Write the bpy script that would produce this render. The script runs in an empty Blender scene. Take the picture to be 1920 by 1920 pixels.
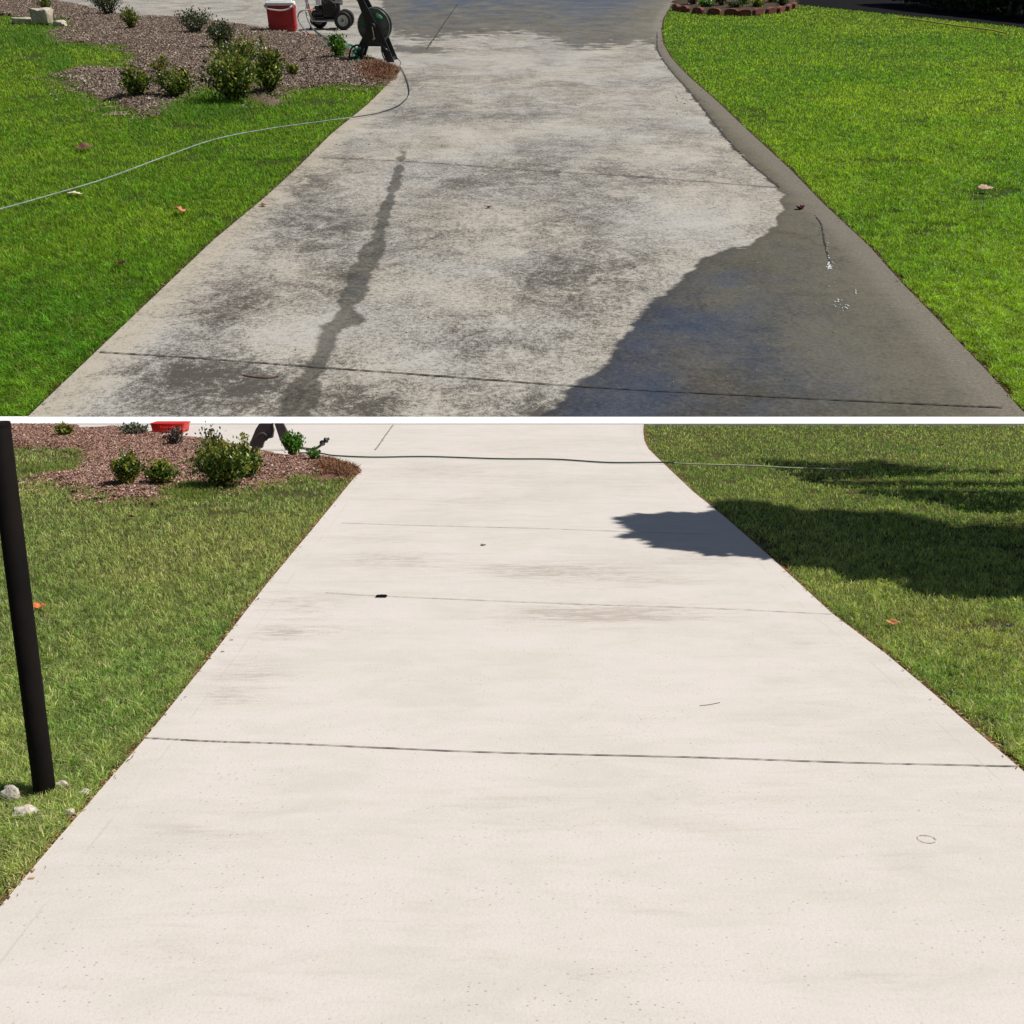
import bpy, math, random
import numpy as np
from mathutils import Matrix, Vector
R = math.radians
rng = np.random.default_rng(7)
random.seed(7)
scene = bpy.context.scene
COL = scene.collection

# ------------------------------------------------------------------ camera, sky, sun, exposure
F = 1800.0                      # focal length in pixels of a 1920 wide frame
EYE = 1.6                       # eye height over each terrace, in that terrace's own metres
TB = math.atan(365 / F)         # camera pitch against the lower (level) terrace
TA = math.atan(1093 / F)        # camera pitch against the upper (sloping) terrace
TILT = TA - TB                  # how steeply the upper terrace climbs
SB = 0.6
CAMZ = EYE * SB
cam = bpy.data.cameras.new('camera'); cam.sensor_width = 36; cam.lens = 36 * F / 1920
cam.clip_end = 3000; cam.clip_start = 0.05
camo = bpy.data.objects.new('camera', cam); COL.objects.link(camo)
camo.location = (0, 0, CAMZ); camo.rotation_euler = (math.pi / 2 - TB, 0, 0)
scene.camera = camo

SUN = Vector((0.58, -0.04, 0.81)).normalized()
w = bpy.data.worlds.new('World'); scene.world = w; w.use_nodes = True
nt = w.node_tree; bg = nt.nodes['Background']
sky = nt.nodes.new('ShaderNodeTexSky'); sky.sky_type = 'NISHITA'; sky.sun_disc = False
sky.sun_elevation = math.asin(SUN.z); sky.sun_rotation = math.atan2(SUN.x, SUN.y)
nt.links.new(sky.outputs[0], bg.inputs[0]); bg.inputs[1].default_value = 0.05
sl = bpy.data.lights.new('sun', 'SUN'); sl.energy = 4.9; sl.angle = R(0.4); sl.color = (1, .955, .89)
so = bpy.data.objects.new('sun', sl); COL.objects.link(so)
so.rotation_euler = SUN.to_track_quat('Z', 'Y').to_euler(); so.location = (20, 8, 30)
vs = scene.view_settings; vs.view_transform = 'Standard'; vs.look = 'None'; vs.exposure = 0.0; vs.gamma = 1

# ------------------------------------------------------------------ the two terraces' frames
def px_local(p, x, y, z=0.0):
    """point of terrace p's ground (height z) seen at photo pixel x, y"""
    th = TB if p == 'B' else TA
    u = (np.asarray(x, float) - 960) / F; v = (960 - np.asarray(y, float)) / F
    t = (EYE - z) / (math.sin(th) - v * math.cos(th))
    return u * t, t * (math.cos(th) + v * math.sin(th)), t
def local_px(p, X, Y, Z=0.0):
    th = TB if p == 'B' else TA
    h = np.asarray(Z) - EYE
    fw = Y * math.cos(th) - h * math.sin(th); up = Y * math.sin(th) + h * math.cos(th)
    return 960 + F * X / fw, 960 - F * up / fw
YB = float(px_local('B', 960, 795)[1]) * SB        # world distance of the added strip between the terraces
YK = YB + 0.19
v_ = (960 - 783) / F
tk = YK / (math.cos(TB) + v_ * math.sin(TB))
ZK = CAMZ + tk * (-math.sin(TB) + v_ * math.cos(TB))
SA = tk / float(px_local('A', 960, 783)[2])
PM = {'B': Matrix.Translation((0, 0, CAMZ)) @ Matrix.Scale(SB, 4) @ Matrix.Translation((0, 0, -EYE)),
      'A': Matrix.Translation((0, 0, CAMZ)) @ Matrix.Rotation(TILT, 4, 'X') @ Matrix.Scale(SA, 4) @ Matrix.Translation((0, 0, -EYE))}
YA0 = float(px_local('A', 960, 783)[1])
YB1 = float(px_local('B', 960, 795)[1])

# ------------------------------------------------------------------ materials
class NT:
    def __init__(s, name):
        s.m = bpy.data.materials.new(name); s.m.use_nodes = True
        s.t = s.m.node_tree; s.b = s.t.nodes['Principled BSDF']
    def n(s, typ, **kw):
        o = s.t.nodes.new('ShaderNode' + typ)
        for k, v in kw.items(): setattr(o, k, v)
        return o
    def put(s, sock, v):
        if isinstance(v, bpy.types.NodeSocket): s.t.links.new(v, sock)
        elif isinstance(v, tuple) and len(v) == 3 and sock.type == 'RGBA': sock.default_value = (*v, 1)
        else: sock.default_value = v
    def obj(s, sc=(1, 1, 1), loc=(0, 0, 0)):
        c = s.n('TexCoord'); m = s.n('Mapping'); m.inputs['Scale'].default_value = sc; m.inputs['Location'].default_value = loc
        s.t.links.new(c.outputs['Object'], m.inputs[0]); return m.outputs[0]
    def noise(s, vec, scale, detail=4, rough=.55, dist=0):
        o = s.n('TexNoise'); s.put(o.inputs['Vector'], vec); o.inputs['Scale'].default_value = scale
        o.inputs['Detail'].default_value = detail; o.inputs['Roughness'].default_value = rough; o.inputs['Distortion'].default_value = dist
        return o.outputs['Fac']
    def math(s, op, a, b=0.0, c=0.0, clamp=False):
        o = s.n('Math', operation=op, use_clamp=clamp); s.put(o.inputs[0], a); s.put(o.inputs[1], b); s.put(o.inputs[2], c); return o.outputs[0]
    def rng(s, v, a, b, c=0.0, d=1.0):
        o = s.n('MapRange', interpolation_type='SMOOTHSTEP'); s.put(o.inputs[0], v)
        for i, q in enumerate((a, b, c, d)): s.put(o.inputs[i + 1], q)
        return o.outputs[0]
    def mix(s, f, a, b, mode='MIX'):
        o = s.n('Mix', data_type='RGBA', blend_type=mode); s.put(o.inputs[0], f); s.put(o.inputs[6], a); s.put(o.inputs[7], b); return o.outputs[2]
    def attr(s, name):
        return s.n('Attribute', attribute_name=name).outputs
    def bump(s, h, strength=.3, dist=.01, normal=None):
        o = s.n('Bump'); s.put(o.inputs['Height'], h); o.inputs['Strength'].default_value = strength; o.inputs['Distance'].default_value = dist
        s.t.links.new(o.outputs[0], s.b.inputs['Normal'])
    def set(s, **kw):
        for k, v in kw.items(): s.put(s.b.inputs[k.replace('_', ' ')], v)
        return s.m

def simple(name, col, rough=.6, metal=0, var=.25, scale=18, bump=.0):
    n = NT(name); c = n.noise(n.obj(), scale, 5, .6)
    d = tuple(x * (1 - var) for x in col); l = tuple(min(1, x * (1 + var)) for x in col)
    n.set(Base_Color=n.mix(n.rng(c, .3, .7), d, l), Roughness=n.rng(c, .2, .8, rough - .08, rough + .08), Metallic=metal)
    if bump: n.bump(n.noise(n.obj(), scale * 3, 4), bump, .004)
    return n.m

def tinted(name, transl=.35, rough=.5, spec=.3):
    """leaf matter: colour of its own per leaf in the attribute tint"""
    n = NT(name); a = n.attr('tint')['Color']
    n.set(Base_Color=a, Roughness=rough); n.b.inputs['Specular IOR Level'].default_value = spec
    tr = n.n('BsdfTranslucent'); mx = n.n('MixShader'); mx.inputs[0].default_value = transl
    c2 = n.mix(1.0, a, (1.25, 1.35, .55), 'MULTIPLY'); n.t.links.new(c2, tr.inputs[0])
    n.t.links.new(n.b.outputs[0], mx.inputs[1]); n.t.links.new(tr.outputs[0], mx.inputs[2])
    n.t.links.new(mx.outputs[0], n.t.nodes['Material Output'].inputs[0])
    return n.m

def dirty_concrete():
    n = NT('dirty_concrete')
    un = n.obj(); st = n.obj((1.0, .72, 1)); st2 = n.obj((.95, .85, 1), (3, 1, 0))
    big = n.noise(st, 1.3, 8, .62, .8); mid = n.noise(st2, 7, 7, .72, 1.2); fine = n.noise(un, 42, 4, .8); grain = n.noise(n.obj((1, 1, 1), (7, 7, 0)), 140, 3, .8)
    swirl = n.noise(n.obj((.8, 1.15, 1), (9, 4, 0)), 2.6, 8, .74, 3.0)
    dirt = n.attr('dirt')['Fac']; wet = n.attr('wet')['Fac']; edge = n.attr('edge')['Fac']; redge = n.attr('redge')['Fac']
    c0 = lambda v, k: n.math('MULTIPLY', n.math('SUBTRACT', v, .5), k)
    d = n.math('ADD', c0(big, 1.7), c0(mid, 1.5)); d = n.math('ADD', d, c0(fine, 3.0)); d = n.math('ADD', d, c0(grain, 2.8)); d = n.math('ADD', d, c0(swirl, 1.1))
    d = n.math('MULTIPLY_ADD', n.math('MULTIPLY', dirt, n.rng(mid, .3, .6, .35, 1.3)), .55, d)
    clean = n.math('MULTIPLY', n.rng(n.math('MULTIPLY_ADD', c0(mid, 1), .25, edge), .05, .30, 1, 0), 1.0); d = n.math('MULTIPLY_ADD', clean, -.30, d)
    k = n.rng(d, -.55, .85)
    tone = n.mix(n.rng(n.noise(un, .9, 4), .35, .65), (.46, .425, .365), (.445, .43, .395))
    tone = n.mix(n.math('MULTIPLY', clean, .8), tone, (.43, .385, .305))
    col = n.mix(k, tone, (.080, .072, .060))
    # wetness: the run-off's own outline, broken by the texture of the slab
    wn = n.noise(n.obj((1, 1.4, 1)), 8, 6, .7); wn2 = n.noise(un, 2.0, 3, .5)
    ws = n.math('ADD', n.math('ADD', c0(wn, .07), c0(n.noise(un, 3.2, 3), .16)), wet)
    wm = n.math('MULTIPLY', n.rng(ws, -.012, .014), n.attr('wetk')['Fac'])
    wcol = n.mix(1.0, n.mix(.4, col, (.20, .20, .19)), (.31, .31, .30), 'MULTIPLY')
    silt = n.math('MULTIPLY', n.rng(n.math('ADD', redge, c0(wn2, .9)), .08, 1.0, 1, 0), n.rng(n.noise(n.obj((1.2, 1.2, 1)), 3.6, 8, .76, .8), .34, .62))
    wcol = n.mix(n.math('MULTIPLY', silt, .75), wcol, (.13, .12, .088))
    wcol = n.mix(1.0, wcol, n.mix(n.rng(n.math('ADD', n.math('SUBTRACT', redge, 1.0), c0(wn2, 1.6)), -.3, .5, 0, n.rng(n.attr('wetk')['Fac'], .85, .97)), (1.05, 1.02, .90), (.54, .65, 1.0)), 'MULTIPLY')  # blue sky reflection painted into the run-off colour, away from the right edge
    wcol = n.mix(n.rng(n.noise(st2, 11, 6, .8, .8), .50, .72, 0, .5), wcol, (.15, .135, .10))
    wcol = n.mix(n.math('MULTIPLY', n.rng(n.math('ADD', redge, c0(mid, .12)), .06, .24, 1, 0), .65), wcol, (.20, .18, .145))
    gr = n.rng(n.math('ADD', n.math('MULTIPLY', grain, .6), n.math('MULTIPLY', n.noise(n.obj((.8, 1.6, 1), (2, 2, 0)), 60, 4, .8), .6)), .45, .78, .55, 1.5)
    brm = n.noise(n.obj((1, 1, 1)), 1, 1); mp = n.n('Mapping'); mp.inputs['Rotation'].default_value = (0, 0, R(38)); mp.inputs['Scale'].default_value = (3, 60, 1); n.t.links.new(un, mp.inputs[0])
    bl = n.math('MULTIPLY', n.rng(n.noise(mp.outputs[0], 1.0, 3, .6), .45, .62), n.rng(redge, .05, .55, .30, 0)); wcol = n.mix(bl, wcol, (.20, .17, .12))
    gv = n.n('CombineColor'); [n.t.links.new(gr, gv.inputs[i]) for i in range(3)]; wcol = n.mix(.8, wcol, gv.outputs[0], 'MULTIPLY')
    rim_ = n.math('MULTIPLY', n.rng(ws, .0, .07, 1, 0), .35); wcol = n.mix(rim_, wcol, (.05, .045, .035))
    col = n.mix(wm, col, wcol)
    film = n.math('MULTIPLY', n.rng(n.math('ADD', wet, c0(wn2, 1.0)), .02, .35), n.rng(n.math('ADD', redge, c0(n.noise(st2, 4, 6, .75, 2), 1.6)), .35, 1.5, .12, 1))           # a standing film only away from the damp rim
    rough = n.math('MULTIPLY_ADD', film, -.42, n.rng(n.noise(st, 6, 7, .8), .35, .66, .55, .75))
    rough = n.math('MULTIPLY_ADD', n.rng(redge, .1, .9, 1, 0), .2, rough)
    rr = n.n('Mix', data_type='FLOAT'); n.put(rr.inputs[0], wm); rr.inputs[2].default_value = .93; n.put(rr.inputs[3], rough)
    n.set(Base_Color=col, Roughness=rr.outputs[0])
    n.put(n.b.inputs['Specular IOR Level'], n.rng(n.math('MULTIPLY', wm, film), 0, 1, .2, .8))
    n.put(n.b.inputs['Coat Weight'], n.math('MULTIPLY', wm, film)); n.b.inputs['Coat Roughness'].default_value = .16; n.b.inputs['Coat IOR'].default_value = 1.75
    wcol_ = None
    h = n.math('MULTIPLY_ADD', n.noise(n.obj((.8, 1.3, 1)), 55, 4, .75), 1.0, n.math('MULTIPLY', fine, .7))
    n.bump(h, .4, .006)
    return n.m

def clean_concrete():
    n = NT('washed_concrete')
    st = n.obj((.5, 2.0, 1)); un = n.obj()
    big = n.noise(st, .8, 6, .6, .5); mid = n.noise(n.obj((.35, 2.4, 1), (5, 2, 0)), 5.5, 8, .7, 1.0); fine = n.noise(un, 70, 4, .7)
    dirt = n.attr('dirt')['Fac']; edge = n.attr('edge')['Fac']
    c = n.mix(n.rng(n.math('MULTIPLY_ADD', n.noise(n.obj((.6, 1.5, 1), (1, 6, 0)), 4.0, 8, .75, .6), .6, n.math('MULTIPLY', n.noise(un, .9, 5, .6), .5)), .44, .68), (.635, .588, .55), (.575, .535, .485))
    strk = n.noise(n.obj((.30, 2.2, 1), (2, 8, 0)), 16, 8, .75, 1.5)
    k = n.math('MULTIPLY_ADD', n.math('MULTIPLY', dirt, n.rng(strk, .36, .62, .1, 1.3)), .44, n.math('MULTIPLY', mid, .62)); k = n.math('MULTIPLY_ADD', big, .25, k); k = n.math('MULTIPLY_ADD', fine, .25, k); k = n.math('MULTIPLY_ADD', n.math('SUBTRACT', strk, .5), .35, k)
    c = n.mix(n.rng(k, .56, 1.0, 0, .75), c, (.38, .325, .27))
    # shallow pits and lost aggregate, in drifts
    v = n.n('TexVoronoi', feature='F1'); v.inputs['Scale'].default_value = 62; n.put(v.inputs['Vector'], n.obj((.8, 1.3, 1)))
    cell = n.n('SeparateColor'); n.t.links.new(v.outputs['Color'], cell.inputs[0])
    pit = n.math('MULTIPLY', n.rng(v.outputs['Distance'], .06, .26, 1, 0), n.rng(n.math('MULTIPLY_ADD', n.noise(n.obj((.6, 1.6, 1)), 2.4, 6, .75), 1.5, n.math('MULTIPLY', cell.outputs[0], .5)), 1.08, 1.28))
    c = n.mix(n.math('MULTIPLY', pit, .7), c, (.20, .17, .13))
    line = n.math('MULTIPLY', n.rng(n.math('ABSOLUTE', n.math('SUBTRACT', edge, .12)), .0, .007, 1, 0), n.rng(n.noise(un, 3, 4), .4, .6))
    c = n.mix(n.rng(n.noise(un, 120, 3, .8), .5, .75, 0, .3), c, (.30, .26, .22))
    c = n.mix(n.math('MULTIPLY', line, .22), c, (.30, .26, .22))
    n.set(Base_Color=c, Roughness=.9); n.b.inputs['Specular IOR Level'].default_value = .15
    n.bump(n.math('SUBTRACT', fine, n.math('MULTIPLY', pit, .8)), .18, .006)
    return n.m

def soil(name, a, b, c, sc=9):
    n = NT(name); x = n.noise(n.obj(), sc, 8, .75); y = n.noise(n.obj((1, 1, 1), (4, 4, 4)), sc * 6, 5, .7)
    col = n.mix(n.rng(x, .35, .65), a, b); col = n.mix(n.rng(y, .52, .68), col, c)
    n.set(Base_Color=col, Roughness=1.0); n.b.inputs['Specular IOR Level'].default_value = .05; n.bump(y, .6, .02); return n.m

M = {}
M['turfA'] = soil('turf_soil', (.025, .045, .01), (.05, .08, .016), (.09, .08, .03))
M['turfB'] = soil('dry_turf_soil', (.045, .055, .02), (.09, .08, .035), (.14, .105, .055))
M['thatch'] = soil('edge_thatch', (.10, .05, .022), (.22, .13, .06), (.33, .22, .11), 22)
M['thatchA'] = soil('dark_edge_soil', (.03, .022, .012), (.07, .05, .025), (.14, .11, .05), 22)
M['mulchA'] = soil('mulch_soil', (.085, .055, .04), (.16, .115, .085), (.26, .21, .17), 14)
M['mulchB'] = soil('red_mulch_soil', (.16, .075, .05), (.28, .15, .11), (.42, .28, .22), 14)
M['concA'] = dirty_concrete(); M['concB'] = clean_concrete()
M['joint'] = simple('joint_filler', (.035, .03, .022), .95); M['jointF'] = simple('front_joint_filler', (.11, .08, .055), .95, var=.5)
M['jointB'] = simple('faint_joint_filler', (.27, .23, .19), .95, var=.6)  # paler filler colour for the faint joints of the lower slab
M['grass'] = tinted('grass_blades', .42, .45, .35)
M['leaf'] = tinted('shrub_leaves', .28, .38, .5)
M['chip'] = tinted('wood_chips', .0, .9, .2)
M['white'] = simple('white_painted_strip', (.86, .86, .84), .7, var=.03)
M['black'] = simple('black_plastic', (.014, .015, .017), .42)
M['rubber'] = simple('tyre_rubber', (.012, .012, .012), .75)
M['rim'] = simple('wheel_rim_paint', (.42, .42, .40), .35)
M['steel'] = simple('bare_steel', (.45, .45, .44), .32, 1)
M['engine'] = simple('engine_castings', (.03, .03, .032), .45)
M['greydisc'] = simple('reel_flange', (.10, .11, .105), .3)
M['greenhose'] = simple('green_hose', (.02, .16, .075), .35)
M['whitehose'] = simple('pale_hose', (.26, .31, .30), .5)
M['blackhose'] = simple('black_hose', (.012, .013, .016), .3)
M['orange'] = simple('orange_fitting', (.65, .12, .03), .4)
M['redplastic'] = simple('faded_red_plastic', (.42, .022, .028), .42, var=.12, scale=5)
M['redbright'] = simple('bright_red_plastic', (.62, .015, .012), .4, var=.1, scale=5)
M['lid'] = simple('white_plastic', (.72, .73, .72), .4, var=.05)
M['taupe'] = simple('taupe_plastic', (.085, .066, .066), .5, var=.15)
M['post'] = simple('dark_bronze_paint', (.005, .0034, .0028), .8, var=.5, scale=9, bump=.05)
M['stone'] = simple('rough_limestone', (.52, .46, .36), .9, var=.3, scale=14, bump=.8)
M['pale'] = simple('pale_limestone', (.55, .49, .41), .9, var=.35, scale=30, bump=.8)
M['brick'] = simple('red_edging_brick', (.20, .062, .042), .9, var=.45, scale=26, bump=.8)
M['bark'] = simple('tree_bark', (.12, .09, .065), .9, var=.5, scale=12, bump=.9)
M['stem'] = simple('shrub_stems', (.07, .045, .03), .9)
M['asphalt'] = simple('dark_asphalt', (.008, .008, .009), 1.0, scale=60, bump=.3); M['asphalt'].node_tree.nodes['Principled BSDF'].inputs['Specular IOR Level'].default_value = .05
M['yellow'] = simple('yellow_hose', (.62, .50, .06), .5)
M['foam'] = simple('soap_foam', (.8, .8, .78), .5, var=.05)

# ------------------------------------------------------------------ mesh helpers
def fast_mesh(name, V, tris=None, quads=None, tint=None, smooth=False):
    V = np.asarray(V, np.float32).reshape(-1, 3); me = bpy.data.meshes.new(name)
    fs = []; 
    nq = 0 if quads is None else len(quads); ntr = 0 if tris is None else len(tris)
    me.vertices.add(len(V)); me.vertices.foreach_set('co', V.ravel())
    lo = np.concatenate([np.asarray(q, np.int32).ravel() for q in (quads, tris) if q is not None and len(q)])
    me.loops.add(len(lo)); me.loops.foreach_set('vertex_index', lo)
    me.polygons.add(nq + ntr)
    st = np.concatenate([np.arange(nq) * 4, nq * 4 + np.arange(ntr) * 3]).astype(np.int32)
    me.polygons.foreach_set('loop_start', st)
    me.update(calc_edges=True)
    if tint is not None:
        a = me.attributes.new('tint', 'FLOAT_COLOR', 'POINT')
        T = np.concatenate([np.asarray(tint, np.float32), np.ones((len(tint), 1), np.float32)], 1); a.data.foreach_set('color', T.ravel())
    me.polygons.foreach_set('use_smooth', np.full(nq + ntr, bool(smooth)))
    me.validate(); return me

def link(name, me, mats=None, panel=None, parent=None, loc=(0, 0, 0), rz=0.0, sc=1.0):
    o = bpy.data.objects.new(name, me); COL.objects.link(o)
    if mats is not None:
        for m in (mats if isinstance(mats, (list, tuple)) else [mats]): me.materials.append(m)
    if parent is not None: o.parent = parent
    else: o.matrix_world = PM[panel] @ Matrix.Translation(loc) @ Matrix.Rotation(rz, 4, 'Z') @ Matrix.Scale(sc, 4)
    return o
def tag(o, label=None, cat=None, group=None, kind=None):
    if label: o['label'] = label
    if cat: o['category'] = cat
    if group: o['group'] = group
    if kind: o['kind'] = kind
    return o
def thing(name, panel, px, label, cat, group=None, rz=0.0, sc=1.0, z=0.0):
    X, Y, t = px_local(panel, *px)
    o = link(name, None, None, panel, None, (float(X), float(Y), z), rz, sc); return tag(o, label, cat, group)

class MB:
    def __init__(s): s.v = []; s.f = []; s.m = []; s.k = 0
    def add(s, V, Fc):
        b = len(s.v); s.v += [tuple(map(float, q)) for q in V]; s.f += [tuple(i + b for i in f) for f in Fc]; s.m += [s.k] * len(Fc); return s
    def box(s, c, d, rot=None, bev=0.0, taper=1.0):
        x, y, z = d[0] / 2, d[1] / 2, d[2] / 2
        if bev <= 0:
            V = [(i * x * (taper if k < 0 else 1), j * y * (taper if k < 0 else 1), k * z) for k in (-1, 1) for j in (-1, 1) for i in (-1, 1)]
            Fc = [(0, 2, 3, 1), (4, 5, 7, 6), (0, 1, 5, 4), (2, 6, 7, 3), (0, 4, 6, 2), (1, 3, 7, 5)]
        else:
            V = []; b = bev; n = 4; ring = []
            for kz, off in ((-z, b), (-z + b, 0), (z - b, 0), (z, b)):
                tp = taper if kz < 0 else 1
                for cx, cy, a0 in ((x, y, 0), (-x, y, 90), (-x, -y, 180), (x, -y, 270)):
                    for q in range(n):
                        a = R(a0 + 90 * q / (n - 1)); rr = b * 1.6
                        px_ = (abs(cx) - rr) * (1 if cx > 0 else -1) + rr * math.cos(a); py_ = (abs(cy) - rr) * (1 if cy > 0 else -1) + rr * math.sin(a)
                        fx = 1 - off / x; fy = 1 - off / y
                        V.append((px_ * fx * tp, py_ * fy * tp, kz))
            N = 16; Fc = [tuple(range(N))[::-1], tuple(range(3 * N, 4 * N))]
            for r_ in range(3):
                for q in range(N): Fc.append((r_ * N + q, r_ * N + (q + 1) % N, (r_ + 1) * N + (q + 1) % N, (r_ + 1) * N + q))
        M_ = (rot if rot is not None else Matrix.Identity(3))
        return s.add([Vector(c) + M_ @ Vector(q) for q in V], Fc)
    def bar(s, a, b, w_, d_=None):
        a, b = Vector(a), Vector(b); L = (b - a).length; q = (b - a).to_track_quat('Z', 'Y').to_matrix()
        return s.box((a + b) / 2, (w_, d_ or w_, L), q, bev=min(w_, d_ or w_) * .18)
    def tube(s, P, r, n=8, cap=True):
        P = [Vector(p) for p in P]; rr = r if isinstance(r, (list, tuple)) else [r] * len(P)
        up = Vector((0, 0, 1)); V = []; nrm = None
        for i, p in enumerate(P):
            t = (P[min(i + 1, len(P) - 1)] - P[max(i - 1, 0)]).normalized()
            if nrm is None: nrm = t.cross(up if abs(t.z) < .9 else Vector((1, 0, 0))).normalized()
            nrm = (nrm - t * nrm.dot(t)).normalized(); bi = t.cross(nrm)
            for k in range(n):
                a = 2 * math.pi * k / n; V.append(p + (nrm * math.cos(a) + bi * math.sin(a)) * rr[i])
        Fc = [(i * n + k, i * n + (k + 1) % n, (i + 1) * n + (k + 1) % n, (i + 1) * n + k) for i in range(len(P) - 1) for k in range(n)]
        if cap: Fc += [tuple(range(n))[::-1], tuple(range((len(P) - 1) * n, len(P) * n))]
        return s.add(V, Fc)
    def lathe(s, prof, c, axis='Z', n=28, cap=True):
        V = []; 
        for (r, h) in prof:
            for k in range(n):
                a = 2 * math.pi * k / n; q = (r * math.cos(a), r * math.sin(a), h)
                q = {'Z': q, 'Y': (q[0], q[2], q[1]), 'X': (q[2], q[0], q[1])}[axis]; V.append(Vector(c) + Vector(q))
        m = len(prof); Fc = [(i * n + k, i * n + (k + 1) % n, (i + 1) * n + (k + 1) % n, (i + 1) * n + k) for i in range(m - 1) for k in range(n)]
        if cap and prof[0][0] > 1e-4: Fc.append(tuple(range(n)))
        if cap and prof[-1][0] > 1e-4: Fc.append(tuple(range((m - 1) * n, m * n)))
        return s.add(V, Fc)
    def mesh(s, name, smooth=True):
        me = bpy.data.meshes.new(name); me.from_pydata(s.v, [], s.f); me.polygons.foreach_set('material_index', s.m); me.polygons.foreach_set('use_smooth', [False] * len(s.f))
        if smooth:
            me.polygons.foreach_set('use_smooth', [True] * len(s.f)); me.update()
            try: me.set_sharp_from_angle(angle=R(38))
            except Exception: pass
        import bmesh
        bm = bmesh.new(); bm.from_mesh(me); bmesh.ops.recalc_face_normals(bm, faces=bm.faces); bm.to_mesh(me); bm.free()
        me.update(); return me
    def part(s, name, mats, parent, smooth=True): return link(name, s.mesh(name, smooth), mats, None, parent)
    def top(s, name, mats, panel, loc=(0, 0, 0), rz=0, sc=1.0, smooth=True): return link(name, s.mesh(name, smooth), mats, panel, None, loc, rz, sc)

def smooth_path(P, step=6):
    P = [np.array(p, float) for p in P]; P = [2 * P[0] - P[1]] + P + [2 * P[-1] - P[-2]]; out = []
    for i in range(1, len(P) - 2):
        for k in range(step):
            t = k / step; a, b, c, d = P[i - 1:i + 3]
            out.append(.5 * ((2 * b) + (c - a) * t + (2 * a - 5 * b + 4 * c - d) * t * t + (-a + 3 * b - 3 * c + d) * t ** 3))
    out.append(P[-2]); return out
def ground_path(panel, pts, z, step=6):
    """pts of photo pixels, optionally with a height above ground"""
    L = []
    for p in pts:
        h = p[2] if len(p) > 2 else z; X, Y, t = px_local(panel, p[0], p[1], h); L.append((float(X), float(Y), h))
    return smooth_path(L, step)

def inside(poly, x, y):
    x = np.asarray(x); y = np.asarray(y); r = np.zeros(x.shape, bool); n = len(poly)
    for i in range(n):
        x1, y1 = poly[i]; x2, y2 = poly[(i + 1) % n]
        if y1 == y2: continue
        c = ((y1 > y) != (y2 > y)) & (x < (x2 - x1) * (y - y1) / (y2 - y1) + x1); r ^= c
    return r
def dist_poly(poly, x, y, closed=True):
    d = np.full(np.shape(x), 1e9); n = len(poly)
    for i in range(n if closed else n - 1):
        a = np.array(poly[i], float); b = np.array(poly[(i + 1) % n], float); e = b - a
        t = np.clip(((x - a[0]) * e[0] + (y - a[1]) * e[1]) / (e @ e + 1e-12), 0, 1)
        d = np.minimum(d, np.hypot(x - a[0] - t * e[0], y - a[1] - t * e[1]))
    return d
def to_local_poly(p, poly):
    return [tuple(float(q) for q in px_local(p, x, y)[:2]) for x, y in poly]

def value_noise(X, Y, sc, seed):
    r = np.random.default_rng(seed).random((256, 256)); x = X * sc + 1000; y = Y * sc + 1000; i = np.floor(x).astype(int); j = np.floor(y).astype(int); fx = x - i; fy = y - j
    fx = fx * fx * (3 - 2 * fx); fy = fy * fy * (3 - 2 * fy); g = lambda a, b: r[a % 256, b % 256]
    return (g(i, j) * (1 - fx) + g(i + 1, j) * fx) * (1 - fy) + (g(i, j + 1) * (1 - fx) + g(i + 1, j + 1) * fx) * fy

# ------------------------------------------------------------------ outlines on the ground, as measured
DA_L = [(30, 800), (50, 783), (200, 640), (300, 545), (400, 450), (500, 367), (560, 312), (620, 252), (690, 195), (720, 165), (750, 134)]
DA_R = [(1960, 812), (1912, 765), (1850, 695), (1755, 596), (1687, 526), (1630, 462), (1546, 384), (1484, 320), (1442, 281), (1392, 235), (1345, 190), (1290, 142), (1258, 108), (1243, 80), (1240, 55), (1243, 35), (1251, 20), (1262, 8), (1290, -20), (1330, -50), (1400, -80)]
DA = DA_L + [(752, 128), (735, 120), (690, 106), (640, 72), (560, 62), (470, 48), (400, 38), (340, 32), (262, 30), (215, 24), (150, 8), (60, -10), (-200, -18), (-900, -25), (-900, -85), (1400, -85)] + DA_R[::-1]
BEDA = [(-60, 30), (-60, 2), (60, -8), (150, 8), (215, 24), (262, 30), (340, 32), (400, 38), (470, 48), (560, 62), (640, 72), (690, 106), (735, 120), (752, 128), (745, 148), (708, 168), (650, 160), (560, 166), (520, 178), (503, 200), (480, 186), (400, 166), (370, 164), (345, 180), (330, 200), (285, 222), (240, 207), (190, 187), (140, 166), (92, 142), (150, 124), (235, 130), (248, 105), (225, 86), (170, 82), (105, 80), (72, 60), (125, 50), (120, 38), (60, 38), (20, 30)]
DB_L = [(-220, 1960), (10, 1688), (95, 1588), (180, 1490), (273, 1383), (400, 1225), (500, 1095), (600, 975), (659, 902), (680, 880)]
DB_R = [(2500, 1960), (1910, 1438), (1830, 1370), (1750, 1300), (1660, 1225), (1560, 1150), (1440, 1040), (1360, 970), (1300, 922), (1243, 868), (1216, 842), (1208, 826), (1206, 808), (1207, 796)]
DB = DB_L + [(627, 858), (595, 856), (563, 852), (535, 855), (499, 846), (469, 840), (457, 835), (373, 821), (347, 819), (280, 810), (210, 797.5), (182, 803), (153, 803), (140, 796), (1207, 796)] + DB_R[::-1]
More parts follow.
